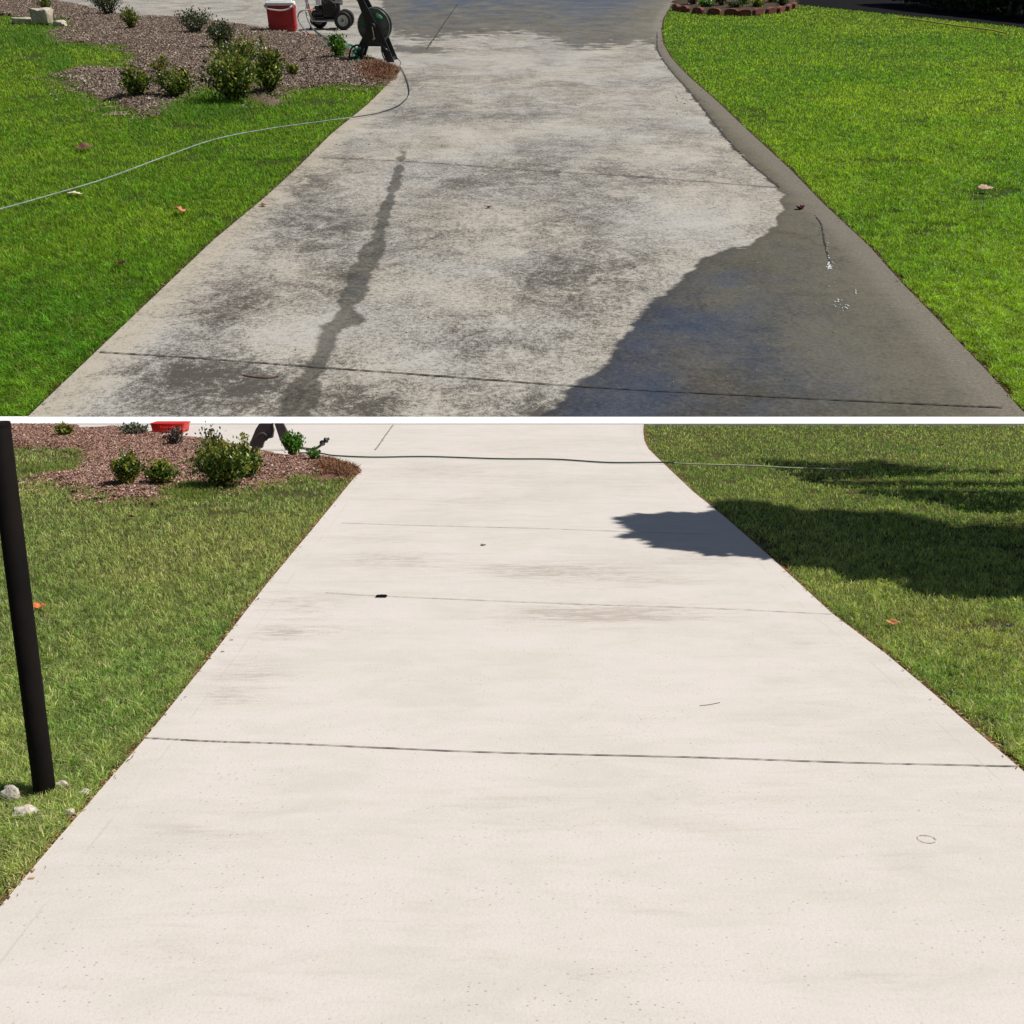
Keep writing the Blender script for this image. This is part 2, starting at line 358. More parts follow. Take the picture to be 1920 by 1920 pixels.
BEDB = [(-200, 796), (140, 796), (153, 803), (182, 803), (210, 797.5), (280, 810), (347, 819), (373, 821), (457, 835), (469, 840), (499, 846), (535, 855), (563, 852), (595, 856), (627, 858), (680, 880), (659, 902), (572, 891), (500, 903), (480, 924), (440, 914), (360, 905), (310, 925), (286, 943), (200, 930), (98, 909), (40, 893), (130, 884), (150, 868), (140, 845), (90, 838), (20, 842), (-200, 850)]
lawn_hole = {'A': (DA, BEDA), 'B': (DB, BEDB)}
ROADA = [(1526, 11), (1910, 50), (2400, 98), (3200, 150), (3600, -60), (1300, -60), (1440, 3)]
BRICKBED = [(1256, 14), (1285, 22), (1330, 26), (1400, 26), (1460, 22), (1492, 10), (1500, -6), (1440, -20), (1270, -16)]

# ------------------------------------------------------------------ ground, slopes, added dividing strip
def sheet(name, x0, x1, y0, y1, z, mat, panel, nx=2, ny=2):
    xs = np.linspace(x0, x1, nx); ys = np.linspace(y0, y1, ny); X, Y = np.meshgrid(xs, ys)
    V = np.stack([X, Y, np.full_like(X, z)], -1).reshape(-1, 3)
    q = [(j * nx + i, j * nx + i + 1, (j + 1) * nx + i + 1, (j + 1) * nx + i) for j in range(ny - 1) for i in range(nx - 1)]
    o = link(name, fast_mesh(name, V, None, q), mat, panel); o['kind'] = 'structure'; return o
sheet('lower_lawn_ground', -60, 60, -12, YB1 + .05, -.022, M['turfB'], 'B')
sheet('upper_lawn_ground', -150, 150, YA0 - .01, 300, -.018, M['turfA'], 'A')

k = MB(); z1 = ZK + .006; prof = [(YB, -.1), (YB, .004), (YK, z1), (YK + .06, z1), (YK + .06, -.1)]
k.add([(x, y, z) for x in (-35, 35) for y, z in prof], [(i, (i + 1) % 5, 5 + (i + 1) % 5, 5 + i) for i in range(5)] + [(0, 1, 2, 3, 4), (9, 8, 7, 6, 5)])
me = k.mesh('divider', False); divider = bpy.data.objects.new('dividing_strip', me); me.materials.append(M['white']); COL.objects.link(divider)  # white strip added to part the two views, not found in the place
tag(divider, 'added long thin white kerb strip dividing upper stained driveway from lower clean driveway', 'divider')

def grid_from_rows(panel, rows, ncol, z):
    """rows: (py, xleft, xright) in photo pixels -> a slab sheet"""
    P = []
    for (py, xl, xr) in rows:
        xs = np.linspace(xl, xr, ncol); X, Y, t = px_local(panel, xs, np.full(ncol, py)); P.append(np.stack([xs, np.full(ncol, py), X, Y, t], -1))
    P = np.array(P); nr = len(rows); V = np.concatenate([P[..., 2:4], np.full((nr, ncol, 1), z)], -1).reshape(-1, 3)
    a = np.arange(nr * ncol).reshape(nr, ncol); q = np.stack([a[:-1, :-1], a[:-1, 1:], a[1:, 1:], a[1:, :-1]], -1).reshape(-1, 4)
    return V, q, P.reshape(-1, 5)
def skirt(V, q, nr, ncol, depth=.03):
    """thickness down both sides of the slab"""
    V = list(map(tuple, V)); n0 = len(V); q = [tuple(x) for x in q]
    for side in (0, ncol - 1):
        b = len(V)
        for i in range(nr): x, y, z = V[i * ncol + side]; V.append((x, y, z - depth))
        for i in range(nr - 1):
            f = (i * ncol + side, (i + 1) * ncol + side, b + i + 1, b + i); q.append(f if side == 0 else f[::-1])
    return np.array(V), np.array(q)
def fattr(me, name, vals):
    a = me.attributes.new(name, 'FLOAT', 'POINT'); v = np.zeros(len(me.vertices), np.float32); v[:len(vals)] = vals; a.data.foreach_set('value', v)
def xat(edge, y):
    e = sorted(edge, key=lambda p: p[1]); return float(np.interp(y, [p[1] for p in e], [p[0] for p in e]))

# wet run-off areas of the upper driveway
WETS = [
 [(1236, 20), (1226, 60), (1224, 85), (1248, 120), (1272, 150), (1298, 182), (1328, 222), (1350, 252), (1385, 288), (1420, 322), (1450, 346), (1467, 366), (1464, 395), (1442, 430), (1412, 460), (1372, 468), (1350, 475), (1325, 488), (1290, 512), (1250, 552), (1215, 580), (1187, 600), (1150, 652), (1095, 718), (1050, 745), (1000, 790), (1000, 830), (2100, 830), (2100, 700), (1300, 20)],
 [(752, 288), (736, 340), (706, 420), (682, 470), (652, 530), (627, 588), (592, 650), (562, 710), (516, 795), (565, 795), (590, 735), (607, 690), (634, 650), (630, 628), (644, 616), (684, 602), (668, 582), (676, 556), (692, 520), (706, 490), (720, 460), (725, 420), (744, 350), (759, 288)],
 [(700, -100), (720, 30), (735, 62), (790, 75), (880, 66), (1000, 60), (1080, 92), (1160, 84), (1245, 78), (1260, 40), (1400, -100)],
 [(738, 84), (775, 86), (870, 92), (800, 101), (742, 99)]]
STAINS = [(300, 700, 90, 30, .35), (620, 430, 70, 60, .4), (850, 350, 120, 24, .4), (1180, 480, 70, 40, .4), (560, 345, 60, 30, .5), (860, 620, 60, 40, .35), (1250, 330, 90, 24, .35), (1010, 430, 80, 30, .4), (420, 600, 70, 26, .4), (680, 760, 60, 20, .5), (390, 705, 130, 40, .75), (480, 735, 160, 50, .7), (470, 560, 110, 50, .6), (540, 430, 90, 40, .55), (640, 530, 60, 40, .7), (640, 320, 120, 30, .35), (1060, 520, 120, 50, .75), (1050, 320, 160, 26, .45),
          (860, 440, 160, 30, .3), (760, 760, 200, 40, .35), (980, 640, 130, 40, .3), (900, 210, 200, 22, .3), (760, 150, 90, 26, .35), (1110, 380, 120, 30, .3), (1000, 770, 60, 30, .9), (1120, 590, 60, 40, .4),
          (700, 640, 60, 50, -.35), (560, 620, 100, 35, -.55), (280, 640, 120, 40, -.2), (850, 570, 120, 40, -.3), (960, 250, 200, 18, -.2), (1270, 420, 140, 40, -.3), (900, 120, 220, 16, -.35)]
BUA = [(725, 134), (715, 120), (660, 106), (600, 72), (520, 62), (440, 48), (350, 38), (262, 32), (200, 24), (110, 8), (0, -10)]
BUB = [(670, 881), (600, 870), (560, 862), (440, 850), (340, 832), (270, 820), (180, 811), (120, 804), (60, 795)]
rows = []
ys = list(np.linspace(800, 136, 170)) + list(np.linspace(135, 5, 70)) + list(np.linspace(2, -84, 22))
for y in ys:
    xl = xat(DA_L, y) if y > 134 else (xat(BUA, y) if y > -10 else -900)
    rows.append((y, xl, xat(DA_R, y)))
rows = [(y if y < 783.5 else 783.5, a, b) for y, a, b in rows if y <= 790]
NC = 200
V, q, P = grid_from_rows('A', rows, NC, 0.0)
px_, py_, X_, Y_, t_ = P.T
wet = np.full(len(px_), -9.0); wetk = np.ones(len(px_))
for wp in WETS:
    s = np.where(inside(wp, px_, py_), 1, -1) * dist_poly(wp, px_, py_)
    wetk = np.where((s > -25) & (s * t_ > wet * F), [1, .80, .78, .7][WETS.index(wp)], wetk); wet = np.maximum(wet, s * t_ / F * (.26 if wp is WETS[2] else 1.0) + (.012 if wp is WETS[1] else 0))
dirt = sum(a * np.exp(-((px_ - x) / sx) ** 2 - ((py_ - y) / sy) ** 2) for x, y, sx, sy, a in STAINS)
LP = to_local_poly('A', DA_L); RP = to_local_poly('A', DA_R)
edge = dist_poly(LP, X_, Y_, False); redge = dist_poly(RP, X_, Y_, False)
V, q = skirt(V, q, len(rows), NC)
me = fast_mesh('upper_driveway', V, None, q)
for nm, vals in (('wet', wet), ('wetk', wetk), ('dirt', dirt), ('edge', edge), ('redge', redge)): fattr(me, nm, vals)
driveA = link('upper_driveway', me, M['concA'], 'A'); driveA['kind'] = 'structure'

STB = [(1050, 1070, 170, 14, .9), (1120, 1152, 180, 16, 1.1), (560, 1130, 120, 25, .55), (520, 1185, 60, 16, .8), (740, 1050, 130, 14, .7), (470, 1270, 80, 30, .5), (430, 1310, 50, 14, .6), (1330, 1045, 120, 14, .45), (900, 940, 200, 10, .4), (700, 1010, 120, 12, .35), (1200, 1090, 160, 10, .45), (1500, 1210, 60, 10, .4), (620, 1180, 90, 12, .4), (1000, 905, 260, 20, .35), (820, 880, 120, 12, .5),
       (380, 1570, 140, 50, .2), (900, 1500, 160, 22, .16), (1400, 1500, 170, 30, .16), (1650, 1590, 120, 40, .15), (300, 1780, 140, 40, .16), (880, 1790, 120, 30, .18), (1660, 1830, 160, 30, .2), (1080, 1840, 90, 25, .2), (1000, 835, 200, 14, .35),
       (1000, 1270, 300, 60, -.5)]
rows = []
for y in list(np.linspace(1960, 881, 130)) + list(np.linspace(879, 795.3, 40)):
    rows.append((y, xat(DB_L, y) if y > 880 else xat(BUB, y), xat(DB_R, y)))
NC = 120
V, q, P = grid_from_rows('B', rows, NC, 0.0); px_, py_, X_, Y_, t_ = P.T
dirt = sum(a * np.exp(-((px_ - x) / sx) ** 2 - ((py_ - y) / sy) ** 2) for x, y, sx, sy, a in STB)
edge = np.minimum(dist_poly(to_local_poly('B', DB_L), X_, Y_, False), dist_poly(to_local_poly('B', DB_R), X_, Y_, False))
V, q = skirt(V, q, len(rows), NC)
me = fast_mesh('lower_driveway', V, None, q); fattr(me, 'dirt', dirt); fattr(me, 'edge', edge)
driveB = link('lower_driveway', me, M['concB'], 'B'); driveB['kind'] = 'structure'
# the driveway runs on under the photographer
x0, y0, _ = px_local('B', -220, 1960); x1, y1, _ = px_local('B', 2500, 1960)
ap = fast_mesh('driveway_apron', [(-6, -6, 0), (6, -6, 0), (float(x1), float(y1), 0), (float(x0), float(y1), 0)], None, [(0, 1, 2, 3)])
fattr(ap, 'edge', [1] * 4); link('driveway_apron', ap, M['concB'], 'B')['kind'] = 'structure'

def ribbon(panel, pts, wid, mat, parent, name='joint', z=.004, gap=0.0):
    P = ground_path(panel, pts, 0, 24); mb = MB(); n = len(P)
    L = []; 
    for i, p in enumerate(P):
        t = P[min(i + 1, n - 1)] - P[max(i - 1, 0)]; nn = np.array([-t[1], t[0]]) / (np.hypot(t[0], t[1]) + 1e-9)
        ww = wid * (.55 + .9 * rng.random()) / 2; j = nn * rng.normal(0, wid * .12)
        L.append(((p[0] + j[0] - nn[0] * ww, p[1] + j[1] - nn[1] * ww, z), (p[0] + j[0] + nn[0] * ww, p[1] + j[1] + nn[1] * ww, z)))
    V = [v for a in L for v in a]; Fc = [(2 * i, 2 * i + 2, 2 * i + 3, 2 * i + 1) for i in range(n - 1) if rng.random() >= gap]
    mb.add(V, Fc); o = link(name, mb.mesh(name, False), mat, panel); o.parent = parent; o.matrix_parent_inverse = parent.matrix_world.inverted(); return o
ribbon('A', [(187, 661), (380, 673), (590, 689), (800, 704), (1100, 726), (1400, 742), (1700, 757), (1880, 765)], .0075, M['joint'], driveA)
ribbon('A', [(600, 296), (700, 300), (820, 307), (1000, 320), (1200, 332), (1455, 352)], .009, M['joint'], driveA)
ribbon('A', [(858, 8), (838, 36), (818, 66), (800, 92)], .022, M['joint'], driveA)
ribbon('B', [(268, 1384), (400, 1391), (560, 1396), (900, 1411), (1300, 1421), (1600, 1431), (1910, 1438)], .0052, M['jointF'], driveB)
ribbon('B', [(610, 1112), (690, 1117), (850, 1124), (1100, 1134), (1300, 1140), (1560, 1152)], .0045, M['jointB'], driveB)
ribbon('B', [(640, 981), (800, 986), (1000, 991), (1200, 998), (1350, 1003)], .006, M['jointB'], driveB)
ribbon('B', [(737, 797), (722, 818), (704, 844)], .02, M['jointB'], driveB)

# thatch strips where turf meets slab
def strip(name, panel, edgepx, wl, mat, z, side):
    P = ground_path(panel, edgepx, 0, 10); V = []; n = len(P)
    for i, p in enumerate(P):
        t = P[min(i + 1, n - 1)] - P[max(i - 1, 0)]; nn = np.array([-t[1], t[0]]) / (np.hypot(t[0], t[1]) + 1e-9) * side
        ww = wl * (.7 + .6 * rng.random())
        V += [(p[0] - nn[0] * .01, p[1] - nn[1] * .01, z), (p[0] + nn[0] * ww, p[1] + nn[1] * ww, z)]
    mb = MB(); mb.add(V, [(2 * i, 2 * i + 2, 2 * i + 3, 2 * i + 1) for i in range(n - 1)])
    o = link(name, mb.mesh(name, False), mat, panel); o['kind'] = 'structure'
strip('soil_edge', 'B', DB_L, .042, M['thatch'], -.014, 1); strip('soil_edge', 'B', DB_R, .04, M['thatch'], -.014, -1)
strip('soil_edge', 'A', DA_L, .04, M['thatchA'], -.011, 1); strip('soil_edge', 'A', DA_R[:17], .035, M['thatchA'], -.011, -1)

# planting beds: a low mound inside the outline
def mound(name, panel, poly, h, mat):
    lp = np.array(to_local_poly(panel, poly)); xs = [p[0] for p in poly]; ysx = [p[1] for p in poly]
    V = []; idx = {}; Q = []
    gx = np.linspace(min(xs), max(xs), 150); gy = np.linspace(min(ysx), max(ysx), 90); GX, GY = np.meshgrid(gx, gy)
    ins = inside(poly, GX, GY); X, Y, t = px_local(panel, GX, GY); d = dist_poly(list(map(tuple, lp)), X, Y)
    s = np.where(ins, d, -d) + (value_noise(X, Y, 6, 2) - .5) * .22; Z = -.03 + (h + .03) * (1 - np.exp(-np.clip(s + .04, 0, 9) / .13)); Z += rng.normal(0, .004, Z.shape)
    V = np.stack([X, Y, Z], -1).reshape(-1, 3); a = np.arange(GX.size).reshape(GX.shape)
    q = np.stack([a[:-1, :-1], a[1:, :-1], a[1:, 1:], a[:-1, 1:]], -1).reshape(-1, 4); ok = (s > -.05)
    okf = (ok[:-1, :-1] & ok[1:, :-1] & ok[1:, 1:] & ok[:-1, 1:]).ravel()
    o = link(name, fast_mesh(name, V, None, q[okf], smooth=True), mat, panel); o['kind'] = 'structure'; return o
mound('upper_bed_soil', 'A', BEDA, .035, M['mulchA']); mound('lower_bed_soil', 'B', BEDB, .035, M['mulchB'])
mound('brick_bed_soil', 'A', BRICKBED, .05, soil('dark_bed_soil', (.04, .03, .02), (.09, .065, .045), (.14, .11, .08), 14))
P = np.array(to_local_poly('A', ROADA)); me = bpy.data.meshes.new('road'); me.from_pydata([(x, y, -.008) for x, y in P], [], [tuple(range(len(P)))])
link('road', me, M['asphalt'], 'A')['kind'] = 'structure'

# ------------------------------------------------------------------ grass
def blades(X, Y, Z, L, W, tint, lean=.6, seed=3, zn=None):
    r = np.random.default_rng(seed); n = len(X); a = r.random(n) * 2 * math.pi; b = r.random(n) * 2 * math.pi
    ln = np.abs(r.normal(lean, .3, n)); hx, hy = np.cos(a) * ln, np.sin(a) * ln; nl = np.sqrt(1 + ln ** 2); wx, wy = np.cos(b) * W / 2, np.sin(b) * W / 2
    L = L * (.6 + .8 * r.random(n)); V = np.empty((n, 5, 3))
    m = L * .55; V[:, 0] = np.stack([X - wx, Y - wy, Z], -1); V[:, 1] = np.stack([X + wx, Y + wy, Z], -1)
    mx, my, mz = X + hx * m * .6 / nl, Y + hy * m * .6 / nl, Z + m / np.sqrt(1 + (ln * .6) ** 2)
    V[:, 2] = np.stack([mx + wx * .9, my + wy * .9, mz], -1); V[:, 3] = np.stack([mx - wx * .9, my - wy * .9, mz], -1)
    V[:, 4] = np.stack([X + hx * L * 1.1 / nl, Y + hy * L * 1.1 / nl, Z + L * .92 / nl], -1)
    o = np.arange(n)[:, None] * 5; q = o + np.array([0, 1, 2, 3]); t = o + np.array([3, 2, 4])
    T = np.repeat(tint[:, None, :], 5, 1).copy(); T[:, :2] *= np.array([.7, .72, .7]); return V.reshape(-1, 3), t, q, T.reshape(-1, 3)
def lawn(name, panel, n, xr, yr, pal, label, L=.034, seed=1, wmin=.003, holes=()):
    r = np.random.default_rng(seed); px_ = r.uniform(*xr, n); py_ = r.uniform(*yr, n)
    X, Y, t = px_local(panel, px_, py_)
    nz = (value_noise(X, Y, 9, seed) - .5) * .45 + (value_noise(X, Y, 3, seed + 4) - .5) * .4 + r.normal(0, .05, n)
    jx, jy = local_px(panel, X + nz * .35, Y + nz * .5)
    d, b = lawn_hole[panel]; bad = inside(d, px_, py_) | inside(b, jx, jy)
    for h in holes: bad |= inside(h, px_, py_)
    sides = [DA_L, DA_R] if panel == 'A' else [DB_L, DB_R]
    for e in sides:
        de = dist_poly(to_local_poly(panel, e), X, Y, False); bad |= de < (.002 + .034 * value_noise(X, Y, 18, seed + 5)) * (.9 if panel == 'B' else .8) * (1.7 if e in (DA_R, DB_R) else 1)
    if panel == 'B': bad |= (Y > YB1 - .03)
    else: bad |= (Y < YA0 + .03)
    for (wx, wy, sx_, sy_) in BARE[panel]: bad |= (np.hypot((px_ - wx) / sx_, (py_ - wy) / sy_) < 1.25 * value_noise(X, Y, 12, 3) + .25) & (r.random(n) < .85)
    # worn spots
    worn = value_noise(X, Y, 1.6, seed + 9) * value_noise(X, Y, 6, seed + 10)
    bad |= (worn > .60) & (r.random(n) < .75)
    k = ~bad; X, Y, t, px_, py_ = X[k], Y[k], t[k], px_[k], py_[k]
    W = np.maximum(wmin, .54 * t / 960) * r.uniform(.7, 1.3, len(X))
    a = value_noise(X, Y, .45, seed + 1) * .65 + value_noise(X, Y, 1.7, seed + 7) * .35 + (value_noise(X, Y, 5, seed + 2) - .5) * .3; a = (a - .5) * 1.5 + .5; c = r.random(len(X))
    a = np.clip(a + r.normal(0, .13, len(X)), 0, 1)[:, None]; pal = [np.array(p) for p in pal]
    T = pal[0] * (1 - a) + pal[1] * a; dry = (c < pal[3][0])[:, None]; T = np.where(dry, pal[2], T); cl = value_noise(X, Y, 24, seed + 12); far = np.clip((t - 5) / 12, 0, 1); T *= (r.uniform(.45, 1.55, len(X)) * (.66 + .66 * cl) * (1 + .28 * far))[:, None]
    Lh = L * (.65 + .35 * value_noise(X, Y, 2.5, seed + 3) + .55 * cl); Lh = np.maximum(Lh, .9 * t / 960)
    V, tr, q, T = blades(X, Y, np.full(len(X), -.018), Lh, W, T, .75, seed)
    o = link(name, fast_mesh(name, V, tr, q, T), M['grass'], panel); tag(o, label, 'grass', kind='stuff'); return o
BARE = {'A': [(1862, 360, 46, 15), (372, 256, 36, 6), (425, 408, 22, 5), (430, 206, 60, 14), (60, 180, 12, 3), (350, 236, 40, 5), (1640, 300, 90, 5), (40, 75, 26, 7), (60, 105, 30, 6), (600, 190, 60, 8)], 'B': [(560, 925, 70, 8), (420, 960, 60, 5), (60, 880, 40, 5), (700, 905, 20, 5), (1840, 1170, 60, 9), (1580, 900, 90, 5)]}
GA = [(.14, .33, .022), (.31, .47, .035), (.42, .36, .09), (.07,)]
GAR = [(.17, .36, .03), (.35, .50, .045), (.42, .40, .12), (.04,)]
GB = [(.22, .38, .085), (.47, .52, .18), (.68, .56, .32), (.12,)]
lawn('lawn_grass', 'A', 560000, (-500, 800), (5, 800), GA, 'bright green lawn grass left of the stained driveway', seed=11, L=.029)
lawn('lawn_grass', 'A', 760000, (1180, 2420), (8, 800), GAR, 'smooth vivid green lawn grass right of the stained driveway', seed=21, L=.028, holes=(ROADA, BRICKBED))
lawn('lawn_grass', 'B', 540000, (-500, 720), (797, 1960), GB, 'dry olive lawn grass left of the clean driveway', seed=31, L=.033)
lawn('lawn_grass', 'B', 480000, (1180, 2420), (797, 1800), GB, 'dry olive lawn grass right of the clean driveway under tree shadow', seed=41, L=.031)

# ------------------------------------------------------------------ wood chips
def chips(name, panel, poly, n, pal, label, seed, z=.035, size=.021, straw=None):
    r = np.random.default_rng(seed); xs = [p[0] for p in poly]; ysx = [p[1] for p in poly]
    px_ = r.uniform(max(min(xs), -150), max(xs), n); py_ = r.uniform(min(ysx), max(ysx), n); X, Y, t = px_local(panel, px_, py_); nz = (value_noise(X, Y, 8, seed) - .5) * .5 + r.normal(0, .06, n); jx, jy = local_px(panel, X + nz, Y + nz)
    k = inside(poly, jx, jy) & ~inside(DA if panel == 'A' else DB, px_, py_); px_, py_, X, Y, t = px_[k], py_[k], X[k], Y[k], t[k]; n = len(X)
    dd = dist_poly(to_local_poly(panel, poly), X, Y) * np.where(inside(poly, px_, py_), 1, 0); Z = -.03 + (z + .03) * (1 - np.exp(-(dd + .04) / .13)) + r.uniform(.0, .012, n)
    L = size * r.uniform(.5, 1.7, n) ; Wd = L * r.uniform(.15, .6, n); L = np.maximum(L, .9 * t / 960); Wd = np.maximum(Wd, .5 * t / 960)
    st = np.zeros(n, bool)
    if straw is not None: st = np.hypot((px_ - straw[0]) / straw[2], (py_ - straw[1]) / straw[3]) < r.uniform(.5, 1.2, n); L = np.where(st, .11, L); Wd = np.where(st, .006, Wd)
    a = r.random(n) * math.pi; T = r.normal(0, .42, n); T2 = r.normal(0, .42, n)
    ux, uy, uz = np.cos(a) * np.cos(T), np.sin(a) * np.cos(T), np.sin(T); vx, vy, vz = -np.sin(a) * np.cos(T2), np.cos(a) * np.cos(T2), np.sin(T2)
    V = np.empty((n, 4, 3))
    for i, (s1, s2) in enumerate(((-1, -1), (1, -.7), (.9, .8), (-.8, 1))):
        V[:, i] = np.stack([X + ux * L / 2 * s1 + vx * Wd / 2 * s2, Y + uy * L / 2 * s1 + vy * Wd / 2 * s2, Z + uz * L / 2 * s1 + vz * Wd / 2 * s2 + .004], -1)
    idx = r.choice(len(pal), n, p=[p[3] for p in pal]); C = np.array([p[:3] for p in pal])[idx] * r.uniform(.6, 1.3, n)[:, None]
    C = np.where(st[:, None], np.array([.20, .10, .055]) * r.uniform(.5, 1.4, n)[:, None], C)
    o = link(name, fast_mesh(name, V.reshape(-1, 3), None, np.arange(n)[:, None] * 4 + np.arange(4), np.repeat(C[:, None], 4, 1).reshape(-1, 3)), M['chip'], panel)
    return tag(o, label, 'mulch', kind='stuff')
chips('wood_mulch', 'A', BEDA, 260000, [(.22, .155, .12, .38), (.32, .25, .20, .34), (.10, .065, .045, .12), (.56, .48, .41, .16)], 'brown bark mulch filling the upper planting bed', 5, straw=(718, 135, 45, 24))
chips('wood_mulch', 'B', BEDB, 190000, [(.34, .19, .14, .42), (.42, .27, .21, .34), (.19, .09, .065, .14), (.60, .48, .41, .1)], 'reddish bark mulch filling the lower planting bed', 6, straw=(640, 880, 50, 22))
# thin tufts of grass and weeds straying into the beds
def strays(name, panel, spots, pal, label, seed):
    r = np.random.default_rng(seed); A = []
    for (x, y, sx, sy, n) in spots:
        A.append(np.stack([r.normal(x, sx, n), r.normal(y, sy, n)], -1))
    A = np.concatenate(A); X, Y, t = px_local(panel, A[:, 0], A[:, 1]); n = len(X); m = r.random(n)[:, None]
    T = (np.array(pal[0]) * m + np.array(pal[1]) * (1 - m)) * r.uniform(.6, 1.3, n)[:, None]
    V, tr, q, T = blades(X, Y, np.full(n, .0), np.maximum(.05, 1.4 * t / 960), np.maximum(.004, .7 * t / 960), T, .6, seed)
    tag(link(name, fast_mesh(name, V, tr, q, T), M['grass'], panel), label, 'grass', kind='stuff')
strays('stray_grass', 'A', [(60, 70, 35, 14, 2500), (170, 150, 26, 8, 500), (150, 62, 40, 4, 700), (110, 118, 12, 10, 1200), (420, 108, 18, 8, 120), (500, 62, 4, 5, 30), (570, 95, 12, 5, 40), (395, 200, 40, 14, 2600), (110, 30, 14, 5, 300), (372, 92, 8, 4, 60), (395, 150, 14, 4, 160), (470, 70, 5, 4, 40), (540, 88, 6, 3, 40), (590, 100, 8, 3, 50), (575, 150, 16, 4, 130), (600, 128, 6, 3, 40), (340, 110, 10, 3, 60), (280, 90, 8, 3, 40), (690, 112, 5, 3, 50), (225, 160, 14, 4, 90), (170, 140, 14, 4, 120), (660, 118, 8, 2, 60), (310, 205, 20, 6, 260)],
       [(.10, .30, .03), (.24, .36, .06)], 'sparse stray grass tufts along the upper mulch bed edge', 51)
strays('stray_grass', 'B', [(90, 880, 35, 5, 700), (160, 915, 20, 5, 120), (150, 860, 16, 8, 200), (330, 865, 40, 5, 80), (345, 920, 30, 8, 1500)],
       [(.18, .30, .06), (.36, .36, .12)], 'sparse stray grass tufts along the lower mulch bed edge', 52)

def edge_strays(name, panel, poly, i0, i1, n, pal, label, seed):
    r = np.random.default_rng(seed); L = to_local_poly(panel, poly[i0:i1]); P = np.array(L); sg = np.linalg.norm(np.diff(P, axis=0), axis=1); k = r.choice(len(sg), n, p=sg / sg.sum()); u = r.random(n)[:, None]
    C = P[k] * (1 - u) + P[k + 1] * u + r.normal(0, .13, (n, 2)) * (.4 + value_noise(P[k][:, 0] + u[:, 0], P[k][:, 1], 3, seed)[:, None] * 1.6)
    px_, py_ = local_px(panel, C[:, 0], C[:, 1]); ok = ~inside(DA if panel == 'A' else DB, px_, py_) & (value_noise(C[:, 0], C[:, 1], 7, seed + 1) > .42); C = C[ok]; n = len(C); t = np.full(n, 14.0); m = r.random(n)[:, None]
    T = (np.array(pal[0]) * m + np.array(pal[1]) * (1 - m)) * r.uniform(.6, 1.3, n)[:, None]
    V, tr, q, T = blades(C[:, 0], C[:, 1], np.full(n, -.005), np.full(n, .042), np.full(n, .009), T, .8, seed)
    tag(link(name, fast_mesh(name, V, tr, q, T), M['grass'], panel), label, 'grass', kind='stuff')
edge_strays('creeping_grass', 'A', BEDA, 14, len(BEDA), 9000, [(.16, .30, .04), (.32, .38, .09)], 'thin grass runners creeping over the ragged edge of the upper mulch bed', 61)
edge_strays('creeping_grass', 'B', BEDB, 16, len(BEDB), 7000, [(.24, .34, .08), (.44, .44, .18)], 'thin grass runners creeping over the ragged edge of the lower mulch bed', 62)
def edge_litter(name, panel, edges, n, pal, label, seed, spread):
    r = np.random.default_rng(seed); S = []
    for e in edges:
        P = np.array(ground_path(panel, e, 0, 8))[:, :2]; sg = np.linalg.norm(np.diff(P, axis=0), axis=1); k = r.choice(len(sg), n, p=sg / sg.sum()); u = r.random(n)[:, None]; S.append(P[k] * (1 - u) + P[k + 1] * u + r.normal(0, spread, (n, 2)) * r.random((n, 1)) ** .7)
    S = np.concatenate(S); px_, py_ = local_px(panel, S[:, 0], S[:, 1]); on = inside(DA if panel == 'A' else DB, px_, py_); n = len(S); keep = ~on | (r.random(n) < .02) ; S, on = S[keep], on[keep]; n = len(S)
    Z = np.where(on, .003, -.012 + .006 * r.random(n)); a = r.random(n) * 6.28; L = r.uniform(.006, .022, n); W = L * r.uniform(.15, .5, n); ux, uy = np.cos(a), np.sin(a); V = np.empty((n, 4, 3))
    for i, (s1, s2) in enumerate(((-1, -1), (1, -.6), (.9, .7), (-.8, 1))): V[:, i] = np.stack([S[:, 0] + ux * L / 2 * s1 - uy * W / 2 * s2, S[:, 1] + uy * L / 2 * s1 + ux * W / 2 * s2, Z + .003 * (s1 + 1) * r.random(n)], -1)
    C = np.array(pal)[r.integers(0, len(pal), n)] * r.uniform(.5, 1.3, n)[:, None]
    tag(link(name, fast_mesh(name, V.reshape(-1, 3), None, np.arange(n)[:, None] * 4 + np.arange(4), np.repeat(C[:, None], 4, 1).reshape(-1, 3)), M['chip'], panel), label, 'clippings', kind='stuff')
edge_litter('edge_clippings', 'B', [DB_L, DB_R], 9000, [(.30, .16, .07), (.42, .27, .13), (.16, .08, .04), (.40, .36, .18)], 'dry brown clippings and thatch along both edges of the clean driveway', 71, .028)
edge_litter('edge_clippings', 'A', [DA_L, DA_R[:17]], 7000, [(.12, .08, .04), (.25, .18, .10), (.06, .04, .02), (.16, .20, .05)], 'dark clippings and crumbs along both edges of the stained driveway', 72, .024)

